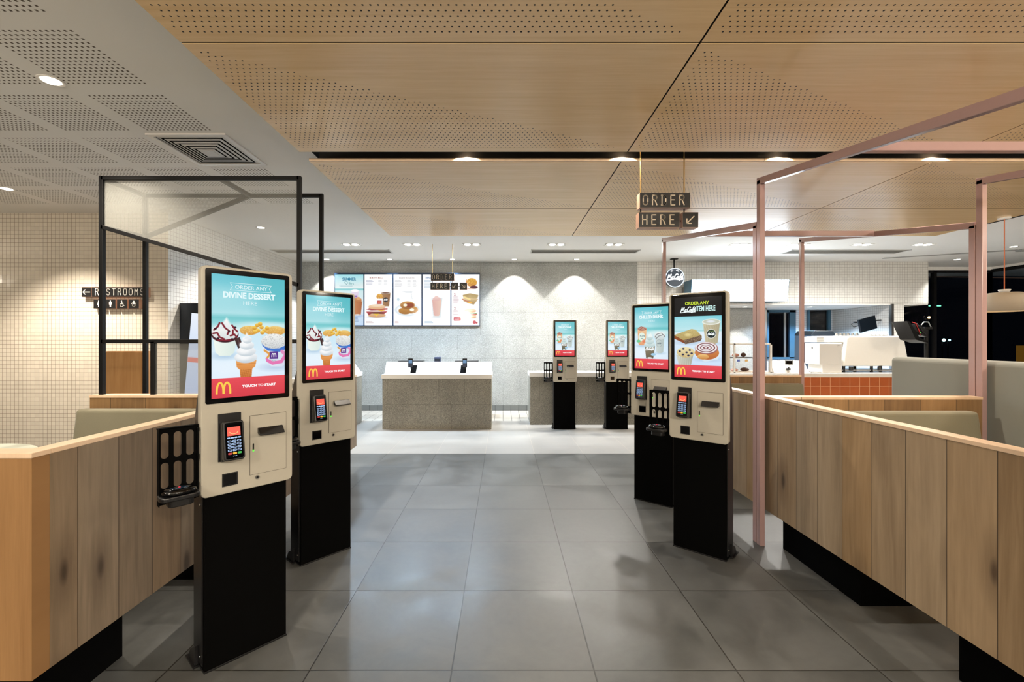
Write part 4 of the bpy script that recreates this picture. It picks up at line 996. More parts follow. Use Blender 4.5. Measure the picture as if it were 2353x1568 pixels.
MB().box(-.5, .5, -.07, .07, -.03, 0).build('grille', M['alum_d'], t, bevel=0.004)

# ------------------------------------------------------------------ street lights outside
def street(px_, py_, Y, r, col, e, lb):
    zz = Z(py_, Y); t = root('street_light', (X(px_, Y), Y, 0), 0, lb, 'street light')
    MB().blob((0, 0, zz), r, r, r, n=12).build('lamp', emis('glow_%d_%d' % (px_, py_), col, e), t); MB().cyl((0, .12, 0), (0, .12, zz), .04, n=10).build('pole', M['black'], t)
street(2135, 730, 30, 0.085, (255, 190, 120), 8, 'orange street light seen through the dark window')
street(2169, 782, 30, 0.10, (200, 255, 230), 10, 'white green traffic light seen through the dark window')
street(2182, 782, 30, 0.065, (150, 230, 240), 6, 'small bluish light beside the white one outside')
t = root('roadside_sign', (X(2148, 34), 34, 0), 0, 'thin green lit strip far outside the window', 'sign'); zz = Z(703, 34)
MB().box(-0.45, 0.45, -.03, .03, zz - .05, zz + .05).build('lit_strip', emis('green_strip', (120, 230, 170), 3), t); MB().box(-.04, .04, .03, .10, 0, zz).build('pole', M['black'], t)
t = root('hoarding', (X(2348, 30), 30, 0), 0, 'dim ochre panel outside at the right edge', 'sign'); zz = Z(815, 30)
MB().box(-0.35, 0.35, -.03, .03, zz - .6, zz + .6).build('panel', emis('ochre_panel', (110, 72, 20), 1), t); MB().box(-.04, .04, .03, .10, 0, max(zz, .3)).build('pole', M['black'], t)
for k, (z0, z1) in enumerate([(9.6, 9.0), (8.55, 8.6), (5.75, 5.8)]):
    o = MB().tube([(30, 31, z0), (45, 31, (z0 + z1) / 2 - .25), (60, 31, z1)], 0.03).build('power_line', emis('wire_glow', (60, 44, 34), 1.0)); tag(o, 'overhead power line outside the dark window, %s of three' % ('highest', 'middle', 'lowest')[k], 'cable', 'overhead lines outside')
# ------------------------------------------------------------------ ordering kiosks
def plate_slots(mb, x0, x1, z0, z1, cols, rws, y, margin=0.012, n=24, mi=0, yz=False):
    """sheet with rounded slots: each cell is a ring between its rectangle and a stadium hole"""
    cw = (x1 - x0) / cols; ch = (z1 - z0) / rws
    for i in range(cols):
        for j in range(rws):
            a, b = x0 + i * cw, z0 + j * ch; cx, cz = a + cw / 2, b + ch / 2
            hx, hz = cw / 2 - margin / 2, ch / 2 - margin / 2; r = hx
            inner = []; outer = []
            for k in range(n):
                t = 2 * PI * (k + 0.5) / n
                s = math.sin(t); c = math.cos(t)
                inner.append((cx + r * c, cz + r * s + (hz - r) * (1 if s > 0 else -1)))
            for (px_, pz_) in inner:
                dx, dz = px_ - cx, pz_ - cz; m_ = max(abs(dx) / (cw / 2), abs(dz) / (ch / 2)); outer.append((cx + dx / m_, cz + dz / m_))
            # corners of the cell
            for cc in ((cx + cw / 2, cz + ch / 2), (cx - cw / 2, cz + ch / 2), (cx - cw / 2, cz - ch / 2), (cx + cw / 2, cz - ch / 2)):
                bi = min(range(n), key=lambda q: (outer[q][0] - cc[0]) ** 2 + (outer[q][1] - cc[1]) ** 2 if outer[q] not in ((0, 0),) else 9); outer[bi] = cc
            P3 = (lambda p, yy: (p[0], yy, p[1])) if not yz else (lambda p, yy: (yy, p[0], p[1]))
            V = [P3(p, y) for p in inner] + [P3(p, y) for p in outer] + [P3(p, y + 0.003) for p in inner] + [P3(p, y + 0.003) for p in outer]
            F = []
            for k in range(n):
                q = (k + 1) % n
                F += [(k, q, n + q, n + k), (2 * n + k, 3 * n + k, 3 * n + q, 2 * n + q), (k, 2 * n + k, 2 * n + q, q), (n + k, n + q, 3 * n + q, 3 * n + k)]
            mb.add(V, F, mi)

SCREENS = {}
for nm, fn in (('dessert', art_dessert), ('drink', art_drink), ('cafe', art_cafe)):
    me = screen_mesh(fn(), 0.2952, 'screen'); me.materials.append(M['screen']); SCREENS[nm] = me

def term_art():
    c = Canvas(60, 2.02, (12, 12, 15)); return c

KP = {}
def terminal_parts(t):
    """angled card terminal on its bracket; returns the part object"""
    br = MB(); br.box(-0.124, -0.036, -0.006, 0.0, 0.880, 1.082)
    br.prism([(-0.006, 0.884), (-0.006, 1.045), (-0.012, 1.045), (-0.030, 0.884)], 'x', -0.118, -0.042)
    br.build('terminal_bracket', M['bplastic'], t, bevel=0.002)
    # terminal body: frame of its own leaning out at the foot, width .078, length .160
    bx = root('card_terminal', (-0.078, -0.036, 0.972), 0); bx.parent = t; bx.rotation_euler = (math.radians(-9), 0, 0)
    b = MB(); b.prism(rr(-0.040, 0.040, -0.084, 0.080, 0.012), 'y', -0.016, 0.016); b.build('casing', M['bplastic'], bx, bevel=0.004, seg=2)
    face = MB(); face.prism(rr(-0.033, 0.033, -0.077, 0.073, 0.008), 'y', -0.0172, -0.016); face.build('face_plate', M['gloss_black'], bx)
    d = MB(); d.quad((-0.025, -0.0176, 0.018), (0.025, -0.0176, 0.018), (0.025, -0.0176, 0.054), (-0.025, -0.0176, 0.054))
    sm = [(0.016 * math.cos(t2), -0.0 + 0.036 + 0.011 * math.sin(t2)) for t2 in [math.radians(205 + 130 * k / 12) for k in range(13)]]
    vs, fs = band_polys(sm, 0.0022); flat(d, vs, fs, -0.0176, 0.0003, 1)
    vs, fs = band_polys([(-0.0165, 0.034), (-0.013, 0.0315)], 0.002); flat(d, vs, fs, -0.0176, 0.0003, 1)
    vs, fs = band_polys([(0.0165, 0.034), (0.013, 0.0315)], 0.002); flat(d, vs, fs, -0.0176, 0.0003, 1)
    d.build('display', [emis('terminal_display', (250, 92, 74), 1.0), emis('terminal_smile', (255, 206, 130), 1.0)], bx)
    k = MB()
    for c in range(4): k.prism(rr(-0.026 + c * 0.0135, -0.0145 + c * 0.0135, 0.0065, 0.0125, 0.0025, 3), 'y', -0.0185, -0.0172, 0)
    for r_ in range(4):
        for c in range(3):
            x0 = -0.0255 + c * 0.0180; z0 = -0.0085 - r_ * 0.0125
            k.prism(rr(x0, x0 + 0.0150, z0, z0 + 0.0085, 0.003, 3), 'y', -0.0185, -0.0172, 0)
            k.prism(rr(x0 + 0.0022, x0 + 0.0128, z0 + 0.0019, z0 + 0.0066, 0.0018, 3), 'y', -0.0188, -0.0184, 1)
    for c in range(3):
        x0 = -0.0255 + c * 0.0180; k.prism(rr(x0, x0 + 0.0150, -0.0590, -0.0505, 0.003, 3), 'y', -0.0185, -0.0172, 2 + c)
    for c in (-1, 0, 1): k.box(c * 0.006 - 0.0012, c * 0.006 + 0.0012, -0.0185, -0.0172, -0.067, -0.0645, 0)
    k.build('keypad', [emis('key_glow', (176, 206, 246), 0.95), emis('key_dark', (26, 44, 84), 1.0), emis('key_red', (176, 34, 40), 1.0), emis('key_yellow', (236, 176, 40), 1.0), emis('key_green', (50, 176, 76), 1.0)], bx)

def make_kiosk(screen, loc, rz, label, group):
    t = root('order_kiosk', loc, rz, label, 'kiosk', group)
    p = MB(); p.box(-0.166, 0.166, 0.024, 0.150, 0.004, 0.742); p.build('pedestal', M['kblack'], t, bevel=0.003)
    bc = MB(); bc.prism([(0.046, 0.02), (0.165, 0.02), (0.165, 0.60), (0.150, 1.06), (0.085, 1.20), (0.046, 1.20)], 'x', -0.170, 0.170); bc.build('back_cover', M['bplastic'], t, bevel=0.003)
    bp = MB(); bp.box(-0.168, 0.168, 0.022, 0.19, 0.0, 0.008); bp.prism([(0.10, 0.008), (0.195, 0.008), (0.17, 0.05), (0.10, 0.09)], 'x', -0.182, -0.168); bp.prism([(0.10, 0.008), (0.195, 0.008), (0.17, 0.05), (0.10, 0.09)], 'x', 0.168, 0.182)
    bp.box(-0.19, 0.19, 0.09, 0.21, 0.0, 0.008); bp.build('base_plate', M['bplastic'], t, bevel=0.001)
    for sx in (-1, 1):
        for zz in (0.70, 0.06): MB().blob((sx * 0.172, 0.06, zz), 0.004, 0.005, 0.005, n=8).build('screw', M['chrome'], t)
    b = MB(); b.rrect(-0.1845, 0.1845, 0.739, 1.7035, 0.0, 0.045, 0.022, seg=8); b.build('housing', M['housing'], t, bevel=0.005, seg=3)
    z = MB(); z.rrect(-0.1695, 0.1695, 1.127, 1.6927, -0.003, 0.0, 0.009); z.build('screen_bezel', M['gloss_black'], t, bevel=0.001, seg=1)
    o = bpy.data.objects.new('screen', SCREENS[screen]); COL.objects.link(o); o.parent = t; o.location = (0, -0.0034, 1.672)
    # service door
    dr = MB(); dr.box(-0.001, 0.156, -0.0006, 0.0, 0.797, 1.060, 1); dr.box(0.0008, 0.1542, -0.0022, 0.0, 0.7988, 1.0582, 0); dr_o = dr.build('printer_door', [M['housing'], M['seamdark']], t)
    sl = MB(); sl.prism([(-0.002, 1.002), (-0.010, 1.002), (-0.034, 0.976), (-0.034, 0.971), (-0.002, 0.978)], 'x', 0.031, 0.136); sl.build('receipt_slot', M['bplastic'], dr_o, bevel=0.001)
    sd = MB(); sd.rrect(0.0105, 0.0165, 0.902, 0.936, -0.0030, -0.0022, 0.0028, 0); sd.rrect(0.0105, 0.0165, 0.900, 0.909, -0.0040, -0.003, 0.0028, 1); sd.build('status_light', [M['black'], emis('green_led', (90, 240, 60), 1.6)], dr_o)
    sw = MB(); sw.box(-0.108, -0.048, -0.0015, 0.0, 0.771, 0.826, 0); sw.box(-0.103, -0.053, -0.0018, -0.0015, 0.776, 0.821, 1); sw.build('scanner_window', [M['bplastic'], M['gloss_black']], t)
    lk = MB(); lk.cyl((0.030, 0.0, 0.783), (0.030, -0.004, 0.783), 0.0085, n=20); lk.cyl((0.030, -0.004, 0.783), (0.030, -0.0046, 0.783), 0.0045, n=12, mi=1); lk.build('lock', [M['steel'], M['black']], t)
    terminal_parts(t)
    # holder at the left for table locators
    rk = MB(); plate_slots(rk, -0.322, -0.196, 0.800, 1.036, 3, 2, 0.020, 0.016)
    rk.box(-0.322, -0.196, 0.020, 0.023, 1.036, 1.046); rk.box(-0.324, -0.321, 0.0, 0.030, 0.745, 1.046); rk.box(-0.322, -0.196, 0.020, 0.023, 0.745, 0.800)
    rk.box(-0.322, -0.196, 0.020, 0.055, 1.040, 1.044)
    plate_slots(rk, -0.005, 0.045, 0.800, 1.036, 1, 2, -0.197, 0.020, yz=True); rk.box(-0.197, -0.184, 0.030, 0.045, 0.745, 1.046)
    rk_o = rk.build('locator_holder', M['kblack'], t)
    tr = MB(); prof = rr(-0.330, -0.196, -0.060, 0.022, 0.026, 5); tr.prism(prof, 'z', 0.772, 0.790); prof2 = rr(-0.300, -0.214, -0.040, 0.020, 0.02, 5); tr.prism(prof2, 'z', 0.742, 0.772)
    tr.build('tray', M['bplastic'], rk_o, bevel=0.004)
    return t

def make_locator(loc, rz, label):
    t = root('table_locator', loc, rz, label, 'table locator', 'table locators held by the kiosks')
    MB().lathe([(0.0, 0.0), (0.052, 0.0), (0.058, 0.006), (0.058, 0.012), (0.050, 0.020), (0.03, 0.023), (0.0, 0.023)], n=32, sy=0.66).build('puck', M['gloss_black'], t)
    MB().lathe([(0.0, 0.0235), (0.030, 0.0235), (0.034, 0.0215)], n=28, sy=0.66).build('ring', plain('blue_black_disc', (26, 44, 62), 0.15, noise=0), t)
    MB().box(-0.003, 0.003, -0.002, 0.002, 0.0236, 0.026).build('indicator', emis('red_dot', (230, 40, 60), 1.2), t)

K = [('dessert', (-1.1155, 1.9762), 48.2, 'largest ordering kiosk at the front left, dessert advert', 'front left kiosk'),
     ('dessert', (-1.113, 2.865), 48.2, 'second kiosk on the left, behind the largest one', 'second left kiosk'),
     ('drink', (1.2565, 3.8067), -42.3, 'chilled drink kiosk on the right, half hidden behind another', 'rear right kiosk'),
     ('cafe', (1.259, 2.9067), -42.0, 'black-headed coffee advert kiosk on the near right', 'near right kiosk'),
     ('drink', (0.957, 6.946), 0.0, 'small far kiosk standing alone before the stone counter', 'far left-hand kiosk'),
     ('drink', (1.7705, 6.946), 0.0, 'small far kiosk just left of the angled right kiosks', 'far right-hand kiosk')]
for sc_, (x, y), a, lb, sh in K:
    make_kiosk(sc_, (x, y, 0), math.radians(a), lb, 'self-service ordering kiosks')
    ra = math.radians(a); lx, ly = -0.262, -0.021
    make_locator((x + lx * math.cos(ra) - ly * math.sin(ra), y + lx * math.sin(ra) + ly * math.cos(ra), 0.7905), ra, 'black oval table locator resting in the holder of the ' + sh)

# ------------------------------------------------------------------ booths
CAPZ, BOT = 1.010, 0.235
def booth_wall(name, boxes, label, mat, cap, grp='oak booth walls', feet=()):
    t = root(name, (0, 0, 0), 0, label, 'booth wall', grp)
    b = MB()
    for bx in boxes: b.box(*bx)
    b.build('plank_panel', mat, t)
    c = MB()
    for bx in cap: c.box(*bx)
    c.build('top_cap', M['oak_edge'], t, bevel=0.002)
    for fx, fy in feet:
        MB().cyl((fx, fy, 0.0), (fx, fy, BOT), 0.016, n=16).build('foot', M['black'], t)
    return t
# left side
booth_wall('booth_wall', [(-1.66, -1.60, 1.584, 4.9, BOT, 0.992)], 'long oak plank wall on the left behind the front kiosk', M['plank_y'], [(-1.665, -1.598, 1.589, 4.9, 0.992, CAPZ)])
booth_wall('booth_wall', [(-3.4, -1.60, 1.523, 1.583, BOT, 0.992)], 'orange-lit oak end panel at the lower left corner', M['plank_e'], [(-3.4, -1.598, 1.520, 1.588, 0.992, CAPZ)])
booth_wall('booth_wall', [(-2.865, -1.661, 3.11, 3.21, BOT, 0.992)], 'oak partition carrying the black frame on the left', M['plank_x'], [(-2.868, -1.666, 3.107, 3.213, 0.992, CAPZ)])
# right side
booth_wall('booth_wall', [(1.79, 1.85, 0.9, 4.90, BOT, 0.992)], 'long oak plank wall running along the right side', M['plank_yr'], [(1.787, 1.855, 0.9, 4.90, 0.992, CAPZ)])
booth_wall('booth_wall', [(1.855, 3.215, 3.01, 3.09, BOT, 0.992)], 'oak cross partition behind the near right booth seat', M['plank_x'], [(1.858, 3.218, 3.007, 3.093, 0.992, CAPZ)])
booth_wall('booth_wall', [(1.855, 3.23, 4.86, 4.94, BOT, 0.992)], 'far oak cross partition below the white cafe counter', M['plank_x'], [(1.858, 3.232, 4.857, 4.943, 0.992, CAPZ)])

def bench(x0, x1, yb, sgn, label, pd=0.66, sd=0.62):
    """seat with back cushion against the partition plane y = yb; sgn -1: seat extends towards the camera"""
    t = root('booth_bench', ((x0 + x1) / 2, yb, 0), 0, label, 'booth seat', 'upholstered booth seats'); h = (x1 - x0) / 2
    s = sgn
    def B(xa, xb, ya, yb_, za, zb): return MB().box(xa, xb, min(ya * s, yb_ * s), max(ya * s, yb_ * s), za, zb)
    B(-h, h, 0.01, pd, 0.0, 0.24).build('plinth', M['kblack'], t)
    B(-h, h, 0.01, sd, 0.24, 0.46).build('seat', M['fabric'], t, bevel=0.03, seg=4)
    c = MB(); c.prism([(0.008 * s, 0.46), (0.008 * s, 0.925), (0.09 * s, 0.925), (0.15 * s, 0.46)], 'x', -h, h); c.build('backrest', M['fabric'], t, bevel=0.022, seg=4)
bench(-2.88, -1.672, 3.107, -1, 'olive upholstered booth seat beneath the black frame', 0.50, 0.55)
bench(-3.3, -1.68, 1.60, 1, 'booth seat hidden behind the lower left oak panel', 0.38, 0.40)
bench(1.87, 3.10, 3.007, -1, 'olive booth seat in front of the near right partition')
bench(1.87, 3.20, 4.857, -1, 'grey booth seat below the cafe counter, behind the pink posts')
bench(1.87, 3.10, 1.18, 1, 'booth seat hidden behind the near right plank wall')
t = root('high_back_bench', (3.30, 0, 0), 0, 'tall grey padded bench back on the far right', 'bench')
MB().box(0.0, 0.14, 0.6, 3.83, 0.30, 1.25).build('padded_back', M['fabric_g'], t, bevel=0.035, seg=5); MB().box(0.02, 0.6, 0.6, 3.80, 0, 0.30).build('plinth', M['kblack'], t); MB().box(0.14, 0.62, 0.6, 3.80, 0.30, 0.46).build('seat', M['fabric_g'], t, bevel=0.03, seg=3)

t = root('cafe_table', (-2.98, 2.28, 0), 0, 'round white table top behind the left oak wall', 'table')
MB().lathe([(0.0, 0.742), (0.42, 0.742), (0.43, 0.75), (0.43, 0.768), (0.0, 0.768)], n=48).build('table_top', plain('pale_mint_laminate', (214, 222, 206), 0.3, noise=0), t)
MB().cyl((0, 0, 0.01), (0, 0, 0.742), 0.03).build('pedestal', M['black'], t); MB().lathe([(0.24, 0.0), (0.24, 0.012), (0.0, 0.02)], n=32).build('foot', M['black'], t)

# ------------------------------------------------------------------ steel frames over the booths
def frame(label, X0, W, yn, yf, zn, zf, grp):
    t = root('booth_canopy', (X0, 0, 0), 0, label, 'frame', grp); x0, x1 = 0, W
    for (ya, yb, zt) in ((yn, yn + 0.042, zn), (yf - 0.042, yf, zf)):
        MB().box(x0, x1, ya, yb, 0.0, zt - 0.02).build('post', M['mauve'], t, bevel=0.003)
    r = MB(); r.prism([(yn, zn - 0.045), (yf, zf - 0.045), (yf, zf), (yn, zn)], 'x', x0, x1); r.build('top_rail', M['mauve'], t, bevel=0.003)
    return t
GR = 'mauve steel frames of the right booths'
frame('mauve steel frame on the aisle side, farther from the camera', 1.735, 0.034, 3.078, 4.91, 2.204, 2.505, GR)
frame('mauve steel frame on the aisle side, rising over the near booth', 1.735, 0.034, 1.25, 3.072, 2.20, 2.50, GR)
frame('mauve steel frame on the far side, above the coffee machine', 3.236, 0.034, 3.078, 4.91, 2.204, 2.505, GR)
frame('mauve steel frame on the far side, at the right edge', 3.236, 0.034, 1.25, 3.072, 2.20, 2.50, GR)
for (y, z, lb) in [(3.93, 2.322, 'mauve crossbar linking the farther pair of frames'), (2.2, 2.337, 'mauve crossbar linking the nearer pair of frames')]:
    o = MB().box(1.769, 3.236, y - 0.02, y + 0.02, z - 0.022, z + 0.024).build('crossbar', M['mauve'], None, bevel=0.003); tag(o, lb, 'crossbar', 'mauve crossbars')
# extruded pin details on the mauve posts
# black frame box on the left with perforated sheets
t = root('black_canopy', (0, 0, 0), 0, 'black steel box frame with perforated metal sheets on the left partition', 'frame')
XL, XR, YF, YB, ZT = -2.805, -1.425, 3.14, 3.52, 2.538
S = 0.028
def blk(name, p0, p1, w=S, h=S): MB().bar(p0, p1, w, h).build(name, M['black'], t, bevel=0.002)
for x, y, zb in ((XL, YF, CAPZ), (XR, YF, 0.0), (XL, YB, 0.0), (XR, YB, 0.0)): blk('post', (x, y, zb), (x, y, ZT))
blk('top_rail', (XL, YF, ZT - S / 2), (XR, YF, ZT - S / 2)); blk('top_rail', (XL, YB, ZT - S / 2), (XR, YB, ZT - S / 2)); blk('top_rail', (XL, YF, ZT - S / 2), (XL, YB, ZT - S / 2)); blk('top_rail', (-1.985, YF, ZT - S / 2), (-1.985, YB, ZT - S / 2))
zs0, zs1 = Z(522, YF), Z(656, YF)
blk('sloping_bar', (XL, YF, zs0), (XR, YF, zs1)); blk('sloping_bar', (XL, YB, Z(545, YB)), (-1.985, YB, ZT - S / 2))
blk('middle_rail', (XL, YF, 1.383), (XR, YF, 1.383)); blk('short_post', (X(353, YF), YF, CAPZ), (X(353, YF), YF, 1.383))
blk('side_rail', (XL, YF, zs0), (XL, YB, Z(545, YB)))
sh = MB()
sh.add([(XL, YF + .004, zs0), (XR, YF + .004, zs1), (XR, YF + .004, ZT), (XL, YF + .004, ZT)], [(0, 1, 2, 3)])
sh.build('perforated_sheet', M['mesh'], t)
MB().add([(XL, YB, Z(545, YB)), (-1.985, YB, ZT), (XL, YB, ZT)], [(0, 1, 2)]).build('perforated_sheet', M['mesh'], t)
MB().add([(XL, YF, zs0), (XL, YB, Z(545, YB)), (XL, YB, ZT), (XL, YF, ZT)], [(0, 1, 2, 3)]).build('perforated_sheet', M['mesh'], t)
MB().add([(X(353, YF), YF, CAPZ), (XR, YF, CAPZ), (XR, YF, 1.383), (X(353, YF), YF, 1.383)], [(0, 1, 2, 3)]).build('perforated_sheet', M['mesh'], t)

t = root('waste_cabinet', (-3.62, 4.30, 0), 0, 'tall oak veneer cabinet behind the black frame', 'cabinet')
MB().box(-0.185, 0.185, 0, 0.09, 0, 1.285).build('body', M['veneer'], t, bevel=0.002); MB().box(-0.185, 0.16, -0.004, 0.0, 0.05, 1.27).build('door', M['veneer'], t)

# ------------------------------------------------------------------ wall signs and hanging signs
def block_sign(t, x0, x1, z0, z1, y0, y1, name='sign_block'):
    b = MB(); b.box(x0, x1, y0, y1, z0, z1, 1); b.box(x0 + .0015, x1 - .0015, y0 - .0012, y0, z0 + .0015, z1 - .0015, 0)
    return b.build(name, [M['signface'], M['signside']], t)
def arrow(mb, cx, cz, L, ang, w, y):
    ca, sa = math.cos(ang), math.sin(ang)
    P = lambda a, b: (cx + a * ca - b * sa, cz + a * sa + b * ca)
    for pts in ([P(-L / 2, 0), P(L / 2, 0)], [P(L / 2 - L * .32, L * .32), P(L / 2, 0), P(L / 2 - L * .32, -L * .32)]):
        vs, fs = band_polys(pts, w); flat(mb, vs, fs, y, 0.001)
def hanging(loc, label, px0, two, ztop, rods):
    """origin: front left bottom corner of the upper block"""
    t = root('hanging_sign', loc, 0, label, 'sign', 'hanging order signs')
    a = block_sign(t, 0, 0.376, 0, 0.112, 0, 0.075); m = MB(); stroke_word(m, 'ORDER', 0.024, 0.020, 0.072, 0.0675, 0.0075, -0.0012); m.build('lettering', M['letter'], a)
    a = block_sign(t, -0.006, 0.298, -0.146, -0.034, 0, 0.075); m = MB(); stroke_word(m, 'HERE', 0.018, -0.126, 0.072, 0.0675, 0.0075, -0.0012); m.build('lettering', M['letter'], a)
    a = block_sign(t, 0.318, 0.436, -0.146, -0.034, 0, 0.075); m = MB(); arrow(m, 0.377, -0.09, 0.075, math.radians(225), 0.0075, -0.0012); m.build('lettering', M['letter'], a)
    if two:
        a = block_sign(t, 0.462, 0.580, -0.146, -0.034, 0, 0.075); m = MB(); arrow(m, 0.521, -0.09, 0.075, math.radians(-45), 0.0075, -0.0012); m.build('lettering', M['letter'], a)
        MB().box(0.436, 0.462, 0.03, 0.045, -0.095, -0.085).build('link', M['black'], t)
    MB().box(0.298, 0.318, 0.03, 0.045, -0.095, -0.085).build('link', M['black'], t)
    for rx in (0.018, 0.345):
        MB().cyl((rx, 0.037, 0.112), (rx, 0.037, ztop), 0.005, n=10).build('rod', M['brass'], t); MB().cyl((rx, 0.037, -0.034), (rx, 0.037, 0), 0.005, n=10).build('rod', M['black'], t)
hanging((X(1470, 3.34), 3.34, Z(477.5, 3.34)), 'near hanging black order sign with one arrow, above the right kiosks', 0, False, ZC - 0.02 - Z(477.5, 3.34), None)
hanging((X(990, 7.2), 7.2, Z(644.8, 7.2)), 'far hanging black order sign with two arrows, in front of the menu boards', 0, True, ZC - Z(644.8, 7.2), None)

YW = 5.467
t = root('restroom_sign', (X(196.5, YW), YW - 0.05, 0), 0, 'black restrooms sign with arrow on the cream tiled wall', 'sign', 'restroom sign blocks')
kx = YW / FPX
za, zb = Z(683.5, YW), Z(661.5, YW)
a = block_sign(t, 0, 22 * kx, za, zb, 0, 0.05); m = MB(); arrow(m, 11 * kx, (za + zb) / 2, 0.085, PI, 0.009, -0.0012); m.build('lettering', M['wletter'], a)
a = block_sign(t, 23 * kx, 149.5 * kx, za, zb, 0, 0.05); m = MB(); stroke_word(m, 'RESTROOMS', 31 * kx, za + 0.022, 0.078, 12.85 * kx, 0.0072, -0.0012); m.build('lettering', M['wletter'], a)
t = root('restroom_pictogram_sign', (X(223.5, YW), YW - 0.05, 0), 0, 'row of four small black restroom pictogram blocks under the lettered sign', 'sign', 'restroom sign blocks')
za, zb = Z(710, YW), Z(688.5, YW)
for k in range(4):
    x0 = k * 26.6 * kx; a = block_sign(t, x0, x0 + 24 * kx, za, zb, 0, 0.05); cx = x0 + 12 * kx; cz = (za + zb) / 2; m = MB()
    def disc(r, ox, oz):
        P = [(cx + ox + r * math.cos(2 * PI * i / 12), cz + oz + r * math.sin(2 * PI * i / 12)) for i in range(12)]; flat(m, P, [list(range(12))], -0.0012, 0.001)
    def pl(pts): flat(m, [(cx + p, cz + q) for p, q in pts], [list(range(len(pts)))], -0.0012, 0.001)
    def ln(pts, w): vs, fs = band_polys([(cx + p, cz + q) for p, q in pts], w); flat(m, vs, fs, -0.0012, 0.001)
    if k == 0: disc(.008, 0, .032); pl([(-.009, .021), (.009, .021), (.019, -.012), (-.019, -.012)]); pl([(-.008, -.012), (.008, -.012), (.007, -.037), (-.007, -.037)])
    if k == 1: disc(.008, 0, .032); pl([(-.015, .021), (.015, .021), (.015, -.008), (-.015, -.008)]); pl([(-.009, -.008), (.009, -.008), (.008, -.037), (-.008, -.037)])
    if k == 2: disc(.007, -.006, .032); ln([(-.006, .024), (-.004, .0), (.012, -.001), (.018, -.022), (.026, -.02)], .007); ln([(-.005 + .020 * math.cos(a_), -.014 + .020 * math.sin(a_)) for a_ in [math.radians(120 + 220 * i / 12) for i in range(13)]], .005); ln([(-.004, .012), (.012, .011)], .005)
    if k == 3: disc(.010, 0, .027); ln([(-.026, .002), (-.012, .014), (.012, .014), (.026, .002)], .008); pl([(-.014, .012), (.014, .012), (.012, -.004), (-.012, -.004)]); ln([(.0 + .017 * math.cos(a_), -.012 + .02 * math.sin(a_)) for a_ in [math.radians(180 + 180 * i / 10) for i in range(11)]], .009)
    m.build('pictogram', M['wletter'], a)

# round cafe blade sign
t = root('cafe_blade_sign', (X(1549, 8.55), 8.55, Z(639, 8.55)), 0, 'round black and white cafe sign hanging from the white ceiling', 'sign')
R = 0.182
MB().cyl((0, 0.04, 0), (0, -0.04, 0), R, n=48).build('drum', M['gloss_black'], t)
MB().add([(R * s_ * math.cos(2 * PI * k / 48), -0.0405, R * s_ * math.sin(2 * PI * k / 48)) for s_ in (1.0, 0.93) for k in range(48)], [(k, (k + 1) % 48, 48 + (k + 1) % 48, 48 + k) for k in range(48)]).build('halo_ring', emis('halo', (225, 240, 255), 1.6), t)
MB().add([(R * .93 * math.cos(2 * PI * k / 48), -0.0403, R * .93 * math.sin(2 * PI * k / 48)) for k in range(48)], [list(range(48))]).build('face', emis('sign_face_dark', (34, 50, 66), 1.0), t)
m = MB()
for st in script_bands(0.005, -0.012, 0.31):
    vs, fs = band_polys([(a, -b) for a, b in st], 0.019); flat(m, vs, fs, -0.0406, 0.0006)
for k, ch in enumerate('EST. 1993'):
    if ch == ' ': continue
    an = math.radians(122 - k * 8); vs, fs = lay_text(ch, 0, 0, 0.028, 0.02, 1.0); ca, sa = math.cos(an - PI / 2), math.sin(an - PI / 2); cx_, cz_ = 0.139 * math.cos(an), 0.139 * math.sin(an)
    flat(m, [(cx_ + p * ca + q * sa, cz_ + p * sa - q * ca) for p, q in vs], fs, -0.0406, 0.0006)
m.build('lettering', emis('sign_white', (250, 252, 255), 1.3), t)
MB().cyl((0, 0, R * .98), (0, 0, ZC - Z(639, 8.55) - .01), 0.014, n=14).build('stem', M['black'], t); MB().cyl((0, 0, ZC - Z(639, 8.55) - .012), (0, 0, ZC - Z(639, 8.55)), 0.075, n=24).build('ceiling_plate', M['black'], t)

# ------------------------------------------------------------------ menu boards
YM = 8.80; arts = menu_arts(); edges = [768.5, 836.5, 903.0, 969.7, 1036.2, 1103]
names = ['menu screen with summer advert, leftmost of the wall row', 'menu screen with bacon muffin and coffee on the stone wall', 'menu screen with hotcakes, centre of the wall row', 'menu screen with pink shake, fourth of the wall row', 'menu screen with snack prices, rightmost of the wall row']
for k in range(5):
    x0, x1 = X(edges[k], YM), X(edges[k + 1], YM); zt, zb = Z(630.5, YM), Z(748.5, YM); wv = x1 - x0
    t = root('menu_screen', ((x0 + x1) / 2, YM, zb), 0, names[k], 'menu screen', 'menu screens on the stone wall')
    MB().box(-wv / 2 + .002, wv / 2 - .002, 0, .058, -0.008, zt - zb + .03).build('casing', M['blueframe'] if False else plain('navy_casing', (20, 44, 72), 0.3, noise=0), t)
    q_ = zt - zb; MB().box(-wv / 2 + .002, -wv / 2 + .011, -.006, 0, 0, q_).box(wv / 2 - .011, wv / 2 - .002, -.006, 0, 0, q_).box(-wv / 2 + .011, wv / 2 - .011, -.006, 0, -.008, .004).box(-wv / 2 + .002, wv / 2 - .002, -.010, 0, q_ - .004, q_ + .03).build('bezel', MATS['navy_casing'], t)
    sw_ = wv - 0.022; me = screen_mesh(arts[k], sw_, 'screen', 0.15); me.materials.append(M['menu']); o = bpy.data.objects.new('screen', me); COL.objects.link(o); o.parent = t
    o.location = (0, -0.002, zt - zb - 0.004); o.scale = (1, 1, (zt - zb - 0.008) / (sw_ * arts[k].H))

